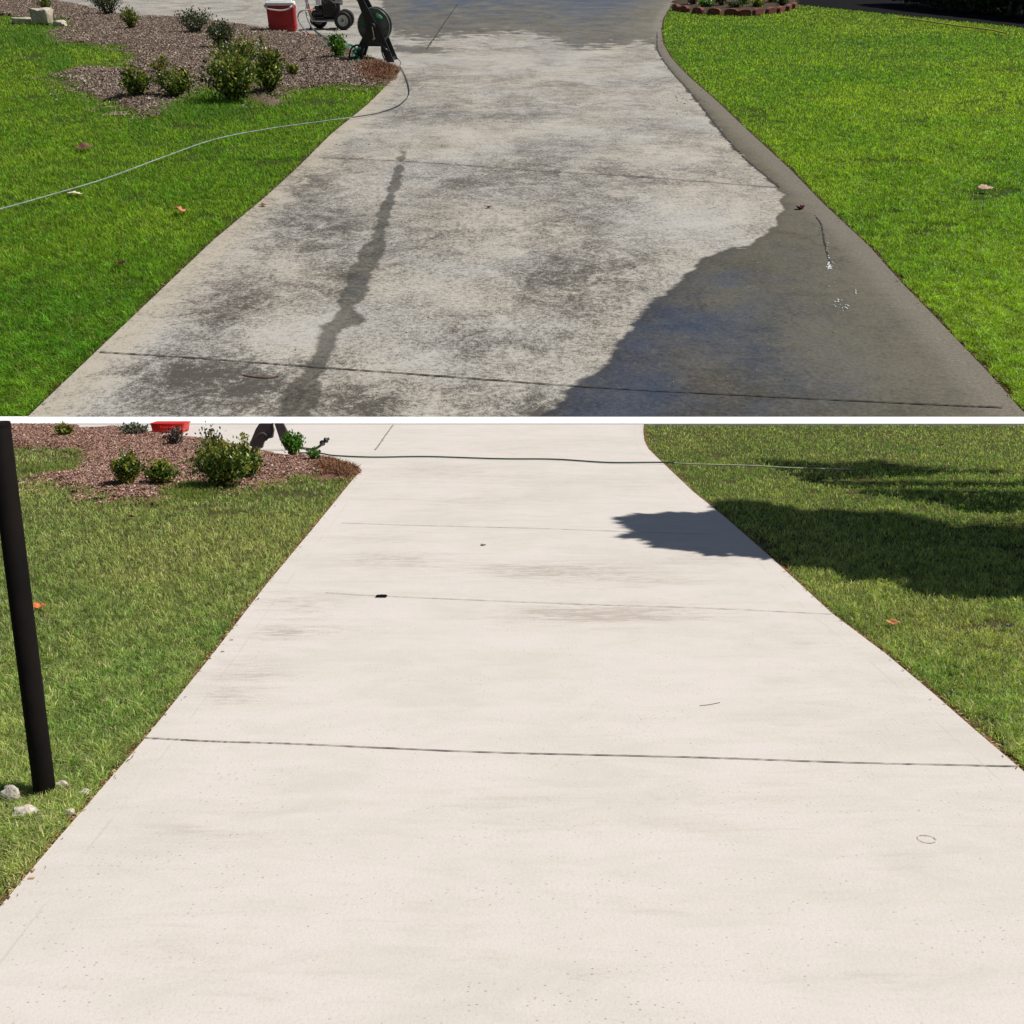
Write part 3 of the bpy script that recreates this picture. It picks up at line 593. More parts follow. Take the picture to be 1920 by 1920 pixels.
# ------------------------------------------------------------------ shrubs
def leaf_cloud(P, size, pal, seed, up=.4, long=1.7, tipc=False):
    """small folded leaves at points P"""
    r = np.random.default_rng(seed); n = len(P); D = r.normal(0, 1, (n, 3)); D[:, 2] = np.abs(D[:, 2]) + up; D /= np.linalg.norm(D, axis=1)[:, None]
    S = np.cross(D, r.normal(0, 1, (n, 3))); S /= np.linalg.norm(S, axis=1)[:, None]; Nn = np.cross(D, S)
    L = (size * r.uniform(.6, 1.3, n))[:, None]; Wd = L / long
    V = np.stack([P, P + D * L * .5 + S * Wd * .5 + Nn * L * .08, P + D * L, P + D * L * .5 - S * Wd * .5 + Nn * L * .08], 1)
    idx = r.choice(len(pal), n, p=[p[3] for p in pal]); C = np.array([p[:3] for p in pal])[idx] * r.uniform(.65, 1.35, n)[:, None]
    if tipc: zz = P[:, 2] / P[:, 2].max(); tp = (zz + r.normal(0, .16, n)) > .8; C[tp] = C[tp] * .4 + np.array([.28, .25, .045]) * .7
    o = np.arange(n)[:, None] * 4; T = np.concatenate([o + np.array([0, 1, 2]), o + np.array([0, 2, 3])])
    return V.reshape(-1, 3), T, np.repeat(C[:, None], 4, 1).reshape(-1, 3)
OL = [(.05, .10, .016, .40), (.13, .20, .025, .28), (.32, .32, .05, .22), (.02, .045, .012, .1)]
DK = [(.03, .06, .025, .5), (.07, .11, .045, .25), (.14, .16, .09, .15), (.10, .06, .03, .1)]
YG = [(.10, .17, .02, .4), (.30, .30, .04, .35), (.04, .08, .015, .25)]
BG = [(.07, .22, .02, .5), (.18, .34, .04, .3), (.03, .10, .015, .2)]
SV = [(.22, .25, .20, .35), (.09, .10, .07, .35), (.40, .40, .32, .15), (.05, .03, .03, .15)]
RD = [(.10, .05, .04, .4), (.25, .24, .22, .3), (.05, .03, .03, .3)]
def shrub(panel, px, wpx, hpx, pal, label, nb=26, nl=900, size=.04, seed=0, name='shrub', fill=.55, group=None, zs=1.0, stems=.012):
    X, Y, t = px_local(panel, *px); t = float(t); wm = wpx * t / F; hm = hpx * t / F / math.cos(.16 if panel == 'A' else .1) * zs
    r = np.random.default_rng(seed + 100); root = thing(name, panel, px, label, 'shrub', group, z=.02)
    mb = MB(); tips = []
    for i in range(nb):
        a = r.random() * 6.283; e = math.sqrt(r.random()); ex = math.cos(a) * e * wm * .46; ey = math.sin(a) * e * wm * .42; ez = hm * (.35 + .62 * (1 - e ** 2) ** .5 * r.uniform(.42, 1.12)) * (1 if i % 6 else 1.12)
        P0 = np.array([ex * .12, ey * .12, 0]); P1 = np.array([ex * .55, ey * .55, ez * .5]); P2 = np.array([ex, ey, ez * .95])
        mb.tube([P0, P1, P2], [stems * .7, stems * .5, stems * .25], 5); tips.append((P0, P1, P2))
    mb.part('stem', M['stem'], root)
    k = r.integers(0, nb, nl); s = r.random(nl) ** fill
    P0 = np.array([tips[i][0] for i in k]); P1 = np.array([tips[i][1] for i in k]); P2 = np.array([tips[i][2] for i in k]); s = s[:, None]
    P = P0 * (1 - s) ** 2 + 2 * P1 * s * (1 - s) + P2 * s ** 2; P += r.normal(0, 1, P.shape) * np.array([wm, wm, hm * .9]) * .078; P[:, 2] = np.maximum(P[:, 2], .02)
    P[:, 2] = np.minimum(P[:, 2], hm * (1.0 if panel == 'B' and px[1] < 830 else 1.12))
    V, T, C = leaf_cloud(P, size, pal, seed, tipc=(pal is OL or pal is YG)); link('foliage', fast_mesh('foliage', V, T, None, C), M['leaf'], None, root); return root
def lily(panel, px, hpx, label, seed, parent=None, z=.0):
    X, Y, t = px_local(panel, *px); hm = hpx * float(t) / F; r = np.random.default_rng(seed); root = thing('strappy_plant', panel, px, label, 'plant', z=z)
    V = []; T = []; C = []
    for i in range(26):
        a = r.random() * 6.283; L = hm * r.uniform(.8, 1.25); sp = r.uniform(.25, .9); wd = .018
        for j in range(7):
            s = j / 6; rad = L * sp * s; zz = L * (s - .55 * sp * s * s) ; wj = wd * (1 - s * .9)
            c = np.array([math.cos(a) * rad, math.sin(a) * rad, zz]); n = np.array([-math.sin(a), math.cos(a), 0]) * wj; V += [c - n, c + n]
        b = len(V) - 14; T += [(b + 2 * j, b + 2 * j + 2, b + 2 * j + 3, b + 2 * j + 1) for j in range(6)]
        c_ = np.array([.06, .24, .05]) * r.uniform(.6, 1.5) + np.array([.02, .02, 0]); C += [c_] * 14
    link('foliage', fast_mesh('foliage', np.array(V), None, T, np.array(C)), M['leaf'], None, root); return root
GU, GL = 'shrubs planted in the upper mulch bed', 'shrubs planted in the lower mulch bed'
shrub('A', (205, 29), 66, 46, DK, 'dark grey-green shrub cut by the top edge, left of the driveway corner', seed=1, group=GU, nb=34, nl=1500)
shrub('A', (86, 20), 28, 26, OL, 'small dark shrub behind the upright stone block', seed=2, group=GU, nb=14, nl=500)
shrub('A', (247, 57), 38, 46, YG, 'small upright yellow-green shrub alone near the far concrete', seed=3, group=GU, nb=18, nl=800)
shrub('A', (368, 64), 76, 48, DK, 'loose dark shrub standing against the far grey concrete', seed=4, group=GU, nb=24, nl=1100)
shrub('A', (424, 92), 72, 50, DK, 'dark olive shrub between loose dark shrub and yellow-topped shrub', seed=5, group=GU, nb=24, nl=1200)
shrub('A', (452, 134), 104, 56, OL, 'wide low shrub with yellowish tips behind the strappy plant', seed=6, group=GU, nb=30, nl=1500)
shrub('A', (300, 140), 46, 34, YG, 'thin straggly weed shrub rising behind the pair of small shrubs', seed=7, group=GU, nb=12, nl=170)
shrub('A', (260, 185), 66, 50, OL, 'left one of two small shrubs at the ragged mulch edge', seed=8, group=GU, nb=24, nl=1300)
shrub('A', (328, 184), 76, 52, OL, 'right one of two small shrubs beside bright grass', seed=9, group=GU, nb=26, nl=1400)
shrub('A', (440, 191), 118, 80, OL, 'large dark round shrub with strappy leaves growing through it', seed=10, group=GU, nb=40, nl=3600)
shrub('A', (508, 175), 76, 78, OL, 'tall olive shrub right of the large round shrub', seed=11, group=GU, nb=30, nl=2000)
shrub('A', (548, 146), 30, 22, YG, 'tiny yellow-green sprig right of the tall olive shrub', seed=12, group=GU, nb=10, nl=240)
shrub('A', (636, 111), 44, 44, BG, 'bright green shrub beside the black hose reel', seed=13, group=GU, nb=22, nl=1200)
shrub('A', (492, 92), 10, 26, YG, 'single thin yellow-green weed in front of the red cooler', seed=14, group=GU, nb=4, nl=60)
lily('A', (444, 176), 62, 'bright green strappy leaved plant inside the large round shrub', 3, z=.10)
shrub('B', (121, 821), 31, 24, OL, 'small rounded shrub right of the dark post top', seed=21, group=GL, nb=18, nl=800)
shrub('B', (253, 818), 62, 21, SV, 'grey variegated shrub left of the bright red tub', seed=22, group=GL, nb=24, nl=900)
shrub('B', (328, 838), 54, 38, RD, 'spindly dark shrub in front of the bright red tub', seed=23, group=GL, nb=18, nl=380)
shrub('B', (238, 914), 60, 62, OL, 'left one of two small shrubs on reddish mulch', seed=24, group=GL, nb=24, nl=1200)
shrub('B', (302, 912), 68, 46, OL, 'right one of two small shrubs with one tall sprig', seed=25, group=GL, nb=24, nl=1200)
shrub('B', (300, 905), 8, 58, RD, 'single bare sprig standing behind the small shrub', seed=26, group=GL, nb=4, nl=30)
shrub('B', (416, 914), 118, 92, OL, 'large dark bushy shrub at the lawn edge of the lower bed', seed=27, group=GL, nb=44, nl=3000)
shrub('B', (462, 900), 70, 70, OL, 'olive shrub merging with right side of the large dark bushy shrub', seed=28, group=GL, nb=30, nl=1500)
shrub('B', (395, 870), 64, 66, DK, 'open twiggy shrub behind the large dark bushy shrub', seed=29, group=GL, nb=22, nl=380)
shrub('B', (549, 858), 46, 46, BG, 'green shrub in front of the taupe reel leg', seed=30, group=GL, nb=22, nl=1000)
shrub('B', (586, 868), 30, 26, BG, 'tiny green weed by the end of the hose wand', seed=31, group=GL, nb=8, nl=120)
lily('B', (419, 908), 60, 'pale green strappy leaved plant in front of the large bushy shrub', 5, z=.05)

# ------------------------------------------------------------------ stones
def rock(name, panel, px, wpx, hpx, mat, label, seed, group=None, block=False, depth=.7, z=-.01, rz=0):
    X, Y, t = px_local(panel, *px); t = float(t); wm, hm = wpx * t / F, hpx * t / F; r = np.random.default_rng(seed); V = []; Fc = []
    n, m = 16, 9; e = .45 if block else .8
    ph = r.random((6, 3)) * 6.28; fr = r.uniform(1.5, 5, (6, 3))
    for j in range(m):
        b = -math.pi / 2 + math.pi * j / (m - 1)
        for i in range(n):
            a = 2 * math.pi * i / n; g = lambda c: math.copysign(abs(c) ** e, c); x, y, zz = g(math.cos(b)) * g(math.cos(a)), g(math.cos(b)) * g(math.sin(a)), g(math.sin(b))
            d = 1 + .11 * sum(math.sin(fr[k, 0] * x + fr[k, 1] * y + fr[k, 2] * zz + ph[k, 0]) for k in range(6)) * .6 + r.normal(0, .03)
            V.append((x * wm / 2 * d, y * wm * depth / 2 * d, (zz * d + 1) * hm / 2 ))
    Fc = [(j * n + i, j * n + (i + 1) % n, (j + 1) * n + (i + 1) % n, (j + 1) * n + i) for j in range(m - 1) for i in range(n)]
    mb = MB(); mb.add(V, Fc); o = mb.top(name, mat, panel, (float(X), float(Y), z), rz); return tag(o, label, 'stone', group)
rock('stone', 'A', (82, 45), 38, 27, M['stone'], 'upright tan stone block at the upper bed corner', 1, 'garden stones in the upper bed', True, .6, rz=-.2)
rock('stone', 'A', (46, 43), 42, 10, M['stone'], 'flat tan stone slab leaning left of the upright block', 2, 'garden stones in the upper bed', True, .6)
rock('stone', 'A', (114, 50), 26, 12, M['pale'], 'small pale stone right of the upright block', 3, 'garden stones in the upper bed')
for i, (x, y, a, b, l) in enumerate([(21, 1498, 32, 32, 'largest pale stone, left of the dark post base'), (48, 1524, 46, 18, 'flat pale stone in grass below the dark post'), (160, 1488, 18, 14, 'small pale stone right of the dark post at driveway edge'), (131, 1524, 20, 14, 'pinkish stone chip at the driveway edge below the post'), (117, 1474, 22, 16, 'tan stone chip touching the dark post base')]):
    rock('stone', 'B', (x, y), a, b, M['pale'] if i < 3 else M['stone'], l, 10 + i, 'stones around the dark post')

# ------------------------------------------------------------------ fallen leaves
def fallen(panel, px, wpx, col, label, seed, curl=1.0, z=.012, name='fallen_leaf', cat='leaf'):
    X, Y, t = px_local(panel, *px); L = 1.25 * wpx * float(t) / F; r = np.random.default_rng(seed); V = []; n, m = 13, 7; z = z if z != .012 else .02
    for i in range(n):
        s = i / (n - 1); hw = .34 * math.sin(math.pi * min(1, s * .95 + .03)) ** .7 * (1 + .22 * math.sin(s * 22 + seed)) * (1 - .25 * s)
        for j in range(m):
            q = (j / (m - 1) - .5) * 2; x = (s - .5); y = q * hw; zz = curl * (.32 * (x ** 2) * 1.2 + .9 * y * y + .06 * math.sin(7 * x + 5 * y + seed)); V.append((x * L, y * L, zz * L))
    Fc = [(i * m + j, i * m + j + 1, (i + 1) * m + j + 1, (i + 1) * m + j) for i in range(n - 1) for j in range(m - 1)]
    mb = MB(); mb.add(V, Fc); me = mb.mesh(name); nm = 'leaf_skin_%d' % seed
    o = link(name, me, simple(nm, col, .6, var=.35, scale=30), panel, None, (float(X), float(Y), z), r.random() * 1.2 - .6); md = o.modifiers.new('thick', 'SOLIDIFY'); md.thickness = .0015
    o.matrix_world = o.matrix_world @ Matrix.Rotation(r.uniform(-.3, .3), 4, 'X'); return tag(o, label, cat, 'fallen leaves')
fallen('A', (160, 281), 26, (.16, .07, .045), 'brown curled leaf above the pale hose on the upper lawn', 1)
fallen('A', (142, 368), 26, (.66, .56, .40), 'cream pale leaf just below the pale hose', 2, .6)
fallen('A', (340, 402), 27, (.52, .19, .10), 'rust orange curled leaf nearest the stained driveway', 3, 1.5)
fallen('A', (227, 500), 17, (.10, .012, .014), 'small dark red leaf low on the upper left lawn', 4)
fallen('A', (1500, 392), 15, (.13, .02, .015), 'dark red leaf on the wet concrete corner', 5, 1.8, .006)
fallen('A', (917, 390), 10, (.10, .05, .03), 'tiny brown leaf in the middle of the stained driveway', 6, 1, .006)
fallen('A', (494, 387), 12, (.22, .12, .06), 'tiny tan leaf at the left edge of the stained driveway', 7, 1, .008)
fallen('A', (1846, 357), 22, (.42, .26, .16), 'tan leaf on the worn spot of the upper right lawn', 8, .4)
fallen('A', (1836, 234), 9, (.04, .02, .015), 'tiny dark leaf far on the upper right lawn', 9)
fallen('A', (428, 86), 14, (.62, .20, .12), 'small orange leaf lying on the upper mulch', 16, 1, .04)
fallen('B', (247, 973), 18, (.34, .17, .10), 'small tan leaf below the two small shrubs', 10)
fallen('B', (74, 1144), 28, (.55, .14, .04), 'orange leaf right behind the dark post', 11)
fallen('B', (1673, 1174), 20, (.48, .20, .07), 'orange leaf on the lower lawn right of the clean driveway', 12)
fallen('B', (1891, 1180), 13, (.012, .01, .008), 'small black leaf below the big tree shadow', 13, 1.5)
fallen('B', (1762, 838), 13, (.02, .014, .01), 'small black leaf above the big tree shadow', 14, 1.5)
fallen('B', (906, 1023), 8, (.16, .12, .08), 'tiny brown leaf in the middle of the clean driveway', 15, 1, .006)
X, Y, t = px_local('B', 716, 1120); s = float(t) / F
mb = MB(); mb.box((0, 0, 2.2 * s), (21 * s, 7 * s, 3.2 * s), bev=1.4 * s); mb.box((-9.5 * s, 0, 1.6 * s), (4 * s, 5.5 * s, 2.2 * s), bev=.6 * s); mb.box((2 * s, 0, 4.0 * s), (11 * s, 4 * s, .7 * s), bev=.2 * s)
tag(mb.top('wood_block', M['post'], 'B', (float(X), float(Y), 0.003), -.03), 'small dark block lying on the faint joint of the clean driveway', 'block')
# ring left in the slab
X, Y, t = px_local('B', 1738, 1574); s = float(t) / F; mb = MB(); n = 40
Vr = []; 
for i in range(n):
    a = i * 2 * math.pi / n; w1 = 1 + .05 * rng.normal()
    Vr += [(math.cos(a) * 15.6 * s * w1, math.sin(a) * 12.6 * s * w1, .003), (math.cos(a) * 17.4 * s, math.sin(a) * 14.6 * s, .003)]
mb.add(Vr, [(2 * i, 2 * i + 1, (2 * i + 3) % (2 * n), (2 * i + 2) % (2 * n)) for i in range(n) ])
o = link('ring_stain', mb.mesh('ring_stain', False), simple('ring_stain', (.50, .45, .39), .9), 'B', None, (float(X), float(Y), 0)); o.parent = driveB; o.matrix_parent_inverse = driveB.matrix_world.inverted()

# twig on the lower and on the upper slab, foam and grit on the wet concrete
for pan, pts, rad, lb in (('A', [(455, 703), (480, 707), (505, 708), (522, 704)], .0026, 'thin reddish twig below the front joint of the stained driveway'), ('B', [(1312, 1323), (1330, 1321), (1350, 1317)], .0011, 'thin pale twig on the clean driveway')):
    mb = MB(); mb.tube(ground_path(pan, pts, rad + .001), rad, 6); tag(mb.top('twig', simple('twig_' + pan, (.20, .085, .05), .8), pan), lb, 'twig')
def blobs(name, panel, spots, mat, label, cat, seed, hgt=.4):
    r = np.random.default_rng(seed); mb = MB()
    for (x, y, w_, n, sp) in spots:
        for i in range(n):
            X, Y, t = px_local(panel, x + r.normal(0, sp[0]), y + r.normal(0, sp[1])); s = float(t) / F * w_ * r.uniform(.5, 1.3)
            ph = r.random() * 6.28; pr = [(s * .5, .002), (s * .42, s * .16 * hgt + .003), (s * .2, s * .26 * hgt + .004), (.0001, s * .3 * hgt + .004)]
            b = len(mb.v); mb.lathe(pr, (float(X), float(Y), 0), 'Z', 9)
            for k in range(b, len(mb.v)):
                v = mb.v[k]; dx, dy = v[0] - float(X), v[1] - float(Y); a = math.atan2(dy, dx); f = 1 + .35 * math.sin(2 * a + ph) + .2 * math.sin(3 * a + ph * 2); mb.v[k] = (float(X) + dx * f, float(Y) + dy * f, v[2])
    o = mb.top(name, mat, panel); return tag(o, label, cat, kind='stuff')
blobs('soap_foam', 'A', [(1553, 482, 3, 10, (1.2, 6)), (1555, 500, 4, 26, (3.5, 5)), (1604, 548, 2.6, 6, (.8, 4)), (1604, 543, 2, 5, (.6, 9)), (1570, 568, 2.6, 14, (4, 4)), (1588, 576, 2.6, 12, (5, 4)), (1551, 458, 2.2, 8, (1, 8)), (1560, 530, 2, 10, (5, 12))], M['foam'], 'white soap foam riding the trickle across wet concrete', 'foam', 1, .25)
blobs('grit', 'A', [(1450, 600, 2.2, 40, (190, 110)), (1300, 205, 3, 40, (45, 60)), (1260, 110, 2.4, 30, (14, 40)), (1560, 440, 2.4, 20, (30, 60)), (1400, 740, 2.4, 8, (250, 20))], simple('grit', (.42, .38, .31), .8), 'pale grit and petals scattered over the wet concrete', 'grit', 2)
blobs('leaf_litter', 'A', [(1241, 60, 4, 10, (3, 30)), (1300, 184, 3, 20, (18, 18)), (900, 300, 2.5, 30, (250, 150)), (700, 600, 2.5, 20, (200, 100))], simple('dark_litter', (.05, .035, .02), .9), 'dark specks of litter scattered over the stained driveway', 'litter', 3)
# the trickle's own groove of silt
ribbon('A', [(1528, 404), (1540, 422), (1545, 450), (1552, 478), (1560, 505)], .009, simple('wet_silt', (.03, .027, .02), .5), driveA, 'silt_trickle', .003, .1)
ribbon('A', [(1232, 60), (1234, 95), (1258, 132), (1290, 168), (1322, 208), (1352, 247), (1395, 295), (1436, 330), (1462, 352)], .02, simple('wet_silt_edge', (.05, .042, .03), .5), driveA, 'silt_trickle', .003, .1)

# ------------------------------------------------------------------ hoses
def hose(name, panel, pts, r_, mats, label, z=None, split=None, cat='hose'):
    P = ground_path(panel, pts, r_ if z is None else z, 8); mb = MB(); mb.tube(P, r_, 8); me = mb.mesh(name)
    if split is not None:
        mi = np.zeros(len(me.polygons), np.int32)
        for i, p in enumerate(me.polygons):
            c = p.center; x, y = local_px(panel, c.x, c.y, c.z); mi[i] = split(x, y)
        me.polygons.foreach_set('material_index', mi)
    o = link(name, me, mats, panel); return tag(o, label, cat)
hose('pressure_hose', 'A', [(690, 78, .30), (706, 80, .29), (724, 92, .22), (741, 106, .12), (751, 116, .05), (750, 124, .02), (757, 136, .012), (765, 158, .012), (766, 178, .012), (748, 197, .012), (712, 211, .012), (668, 219, .02), (600, 228, .02), (500, 242, .02), (400, 262, .02), (300, 297, .02), (200, 334, .02), (100, 364, .02), (0, 392, .02), (-150, 430, .02), (-400, 500, .02)], .0046,
     [M['blackhose'], M['whitehose']], 'thin hose curving off the black reel over concrete then pale across the lawn', split=lambda x, y: 1 if x < 660 else 0)
hose('garden_hose', 'A', [(576, 4, .45), (574, 22, .30), (578, 38, .18), (588, 55, .10), (603, 67, .05), (616, 74, .04), (622, 86, .04), (632, 98, .04)], .016, [M['whitehose'], M['greenhose']], 'pale hose with green stretch running from pressure washer to bright green shrub', split=lambda x, y: 1 if 588 < x < 606 else 0)
hose('supply_hose', 'A', [(590, 18, .35), (570, 19, .36), (560, 26, .30), (560, 38, .20), (570, 54, .08), (585, 68, .04), (602, 77, .04), (620, 92, .04)], .012, [M['whitehose'], M['orange']], 'grey hose with orange fitting beside the red cooler', split=lambda x, y: 1 if 577 < x < 588 else 0)
hose('coiled_hose', 'A', [(648, 90, .10), (656, 84, .12), (668, 92, .06), (664, 104, .04), (652, 112, .03), (660, 119, .03), (672, 116, .03), (668, 102, .10), (662, 96, .16), (676, 90, .2)], .016, [M['greenhose']], 'green hose coil lying between bright green shrub and black reel')
hose('yellow_hose', 'A', [(1686, 33, .035), (1740, 40, .035), (1800, 49, .035), (1850, 55, .035), (1886, 62, .035)], .014, [M['yellow']], 'straight thin yellow hose in grass near the dark road')
hose('garden_hose', 'B', [(560, 849, .02), (600, 850, .02), (627, 854, .012), (700, 857, .012), (800, 856, .012), (935, 860, .012), (1040, 861, .012), (1140, 867, .012), (1240, 867, .02), (1290, 870, .03), (1400, 873, .034), (1500, 878, .034), (1600, 880, .02)], .0085, [simple('dull_green_hose', (.025, .07, .045), .55), simple('pale_thin_hose', (.42, .44, .3), .5)], 'green hose lying straight across the clean driveway into the right lawn', split=lambda x, y: 1 if x > 1262 else 0)
hose('green_cord', 'A', [(1210, 130, .006), (1228, 131, .006)], .004, [M['greenhose']], 'short green cord scrap at the wet edge of the stained driveway') if False else None

# hose wand in the lower bed
mb = MB(); mb.tube(ground_path('B', [(556, 836, .10), (572, 841, .05), (588, 842, .05), (600, 836, .09), (607, 829, .14)], .05), .016, 8)
wand = mb.top('hose_wand', M['taupe'], 'B'); tag(wand, 'curved dark hose wand lying by the bed tip, pointing up right', 'wand')
mb = MB(); P = ground_path('B', [(603, 832, .11), (609, 827, .15), (617, 822, .18)], .1); mb.tube(P, [.026 + .012 * math.sin(i) for i in range(len(P))], 8); mb.part('nozzle', M['black'], wand)

# ------------------------------------------------------------------ dark post
X, Y, t = px_local('B', 84, 1484); M['post'].node_tree.nodes['Principled BSDF'].inputs['Specular IOR Level'].default_value = .15; pst = thing('metal_post', 'B', (84, 1484), 'tall dark bronze metal post standing in grass at the far left', 'post')
pst.matrix_world = pst.matrix_world @ Matrix.Rotation(-.02, 4, 'Y'); mb = MB(); mb.lathe([(.0352, -.05), (.0352, 1.258), (.034, 1.26)], (0, 0, 0), 'Z', 32); mb.part('shaft', M['post'], pst)
mb = MB(); mb.lathe([(.0357, 1.258), (.0357, 1.272), (.034, 1.275), (.0001, 1.275)], (0, 0, 0), 'Z', 32); mb.part('cap', M['post'], pst)
mb = MB(); mb.lathe([(.042, 0), (.042, .012), (.037, .02)], (0, 0, -.018), 'Z', 32); mb.part('collar', M['post'], pst)

# ------------------------------------------------------------------ red cooler and its lid
c = thing('cooler', 'A', (530, 60), 'red plastic cooler with white lid and white bail handle', 'cooler', rz=.1)
mb = MB(); mb.box((0, .17, .21), (.50, .34, .42), bev=.025, taper=.97); mb.box((0, .17, .10), (.505, .345, .012), bev=.003); mb.part('body', M['redplastic'], c)
mb = MB(); mb.box((0, .17, .455), (.515, .355, .066), bev=.02); mb.box((0, .17, .492), (.40, .25, .012), bev=.004); mb.part('lid', M['lid'], c)
mb = MB(); mb.tube(smooth_path([(-.27, .17, .44), (-.275, .02, .42), (-.20, -.02, .375), (0, -.03, .35), (.14, -.025, .37), (.20, -.02, .41), (.262, .12, .45)], 6), .013, 8); mb.part('handle', M['lid'], c)
for sx_ in (.265, -.265): mb = MB(); mb.box((sx_, .17, .40), (.02, .07, .06), bev=.004); mb.part('hinge_lug', M['lid'], c)

c = thing('tub', 'B', (314, 812), 'bright red tub just showing behind the spindly dark shrub', 'tub')
mb = MB(); mb.box((0, .14, .065), (.47, .28, .13), bev=.015, taper=.94); mb.part('body', M['redbright'], c)
mb = MB(); mb.box((0, .14, .128), (.49, .30, .02), bev=.005); mb.part('rim', M['redbright'], c)
mb = MB(); mb.tube([(-.09, -.012, .10), (-.08, -.03, .085), (.08, -.03, .085), (.09, -.012, .10)], .008, 8); mb.part('handle', M['redbright'], c)

# ------------------------------------------------------------------ pressure washer
pw = thing('pressure_washer', 'A', (618, 56), 'dark wheeled pressure washer with silver frame behind the mulch bed', 'pressure washer', rz=.12)
def wheel(x, y, parent, r_=.155):
    w_ = MB(); w_.lathe([(r_ * .62, -.045), (r_ * .9, -.05), (r_, -.03), (r_, .03), (r_ * .9, .05), (r_ * .62, .045), (r_ * .6, 0), (r_ * .62, -.045)], (x, y, r_), 'Y', 36, False)
    for i in range(36):
        a = i * math.pi / 18; w_.box((x + math.cos(a) * r_, y, r_ + math.sin(a) * r_), (.010, .07, .016), Matrix.Rotation(-a, 3, 'Y'))
    wo = w_.part('wheel', M['rubber'], parent)
    q = MB(); q.lathe([(.0001, -.028), (.022, -.055), (.03, -.03), (.045, -.012), (r_ * .5, -.02), (r_ * .63, -.044), (r_ * .63, .04), (.0001, .04)], (x, y, r_), 'Y', 32); q.part('rim', M['rim'], wo)
    q = MB(); q.lathe([(.0001, -.07), (.014, -.066), (.016, -.05)], (x, y, r_), 'Y', 16); q.part('hub_cap', M['engine'], wo)
wheel(.26, -.05, pw); wheel(-.20, .42, pw); wheel(.30, .45, pw)
mb = MB()
for yy in (.0, .38):
    mb.tube(smooth_path([(-.42, yy, .62), (-.32, yy, .20), (-.24, yy, .15), (.1, yy, .15), (.26, yy, .155)], 5), .014, 8)
    mb.tube(smooth_path([(-.42, yy, .62), (-.46, yy, .85), (-.40, yy, .95)], 4), .014, 8)
mb.tube([(-.24, 0, .15), (-.24, .38, .15)], .013, 8); mb.tube([(.26, -.08, .155), (.26, .47, .155)], .012, 8); mb.tube([(-.40, 0, .95), (-.40, .38, .95)], .014, 8)
mb.part('frame', M['steel'], pw)
mb = MB(); mb.box((.0, .19, .175), (.50, .36, .02), bev=.004); mb.part('deck', M['engine'], pw)
mb = MB(); mb.box((.03, .19, .33), (.26, .26, .28), bev=.02)
for i in range(7): mb.box((.03, .03, .25 + i * .03), (.22, .05, .008))
mb.box((.17, .16, .33), (.10, .20, .20), bev=.02); mb.box((-.12, .24, .42), (.10, .16, .16), bev=.02); mb.tube(smooth_path([(-.1, .04, .5), (-.02, -.02, .44), (.06, -.03, .5), (.18, .02, .48)], 5), .012, 6)
mb.lathe([(.12, -.02), (.13, .0), (.13, .05), (.05, .06)], (.03, .05, .36), 'Y', 28); mb.part('engine', M['engine'], pw)
mb = MB(); mb.box((.02, .20, .54), (.32, .26, .12), bev=.04); mb.lathe([(.03, 0), (.03, .02), (.0001, .02)], (.02, .2, .6), 'Z', 20); mb.part('fuel_tank', M['engine'], pw)
mb = MB(); mb.lathe([(.07, -.09), (.08, -.08), (.08, .08), (.07, .09)], (-.19, .16, .28), 'X', 24); mb.box((-.2, .14, .36), (.09, .08, .06), bev=.01); mb.tube([(-.2, .1, .3), (-.24, .02, .32), (-.29, -.02, .3)], .014, 8); mb.part('pump', M['engine'], pw)
mb = MB(); mb.lathe([(.05, -.08), (.06, -.07), (.06, .07), (.05, .08)], (.20, .12, .46), 'X', 20); mb.part('muffler', M['steel'], pw)
mb = MB(); mb.box((-.16, .0, .46), (.10, .03, .10), bev=.006); mb.part('guard_plate', M['lid'], pw)
for yy in (.1, .3): mb = MB(); mb.tube([(-.35, yy, 0), (-.33, yy, .17)], .018, 8); mb.part('foot', M['rubber'], pw)

# ------------------------------------------------------------------ hose reels
rl = thing('hose_reel', 'A', (704, 116), 'black upright hose reel with round flange on the mulch bed tip', 'hose reel', rz=-.05)
def slab(mb, pts, y0, y1):
    n = len(pts); V = [(x, y0, z) for x, z in pts] + [(x, y1, z) for x, z in pts]
    mb.add(V, [tuple(range(n)), tuple(range(2 * n - 1, n - 1, -1))] + [(i, (i + 1) % n, n + (i + 1) % n, n + i) for i in range(n)])
for yy in (-.03, .30):
    mb = MB(); slab(mb, [(-.30, 1.06), (-.215, 1.06), (-.12, .80), (.04, .50), (.09, .46), (.27, .0), (.16, .0), (.09, .20), (-.13, .20), (-.19, .05), (-.28, .05), (-.24, .18), (-.10, .40), (-.10, .50), (-.19, .76), (-.24, .80)], yy, yy + .035)
    mb.part('frame_side', M['black'], rl)
for xx, zz in ((-.27, 1.05), (.23, .03), (-.24, .05)): mb = MB(); mb.tube([(xx, -.02, zz), (xx, .32, zz)], .019, 8); mb.part('cross_bar', M['black'], rl)
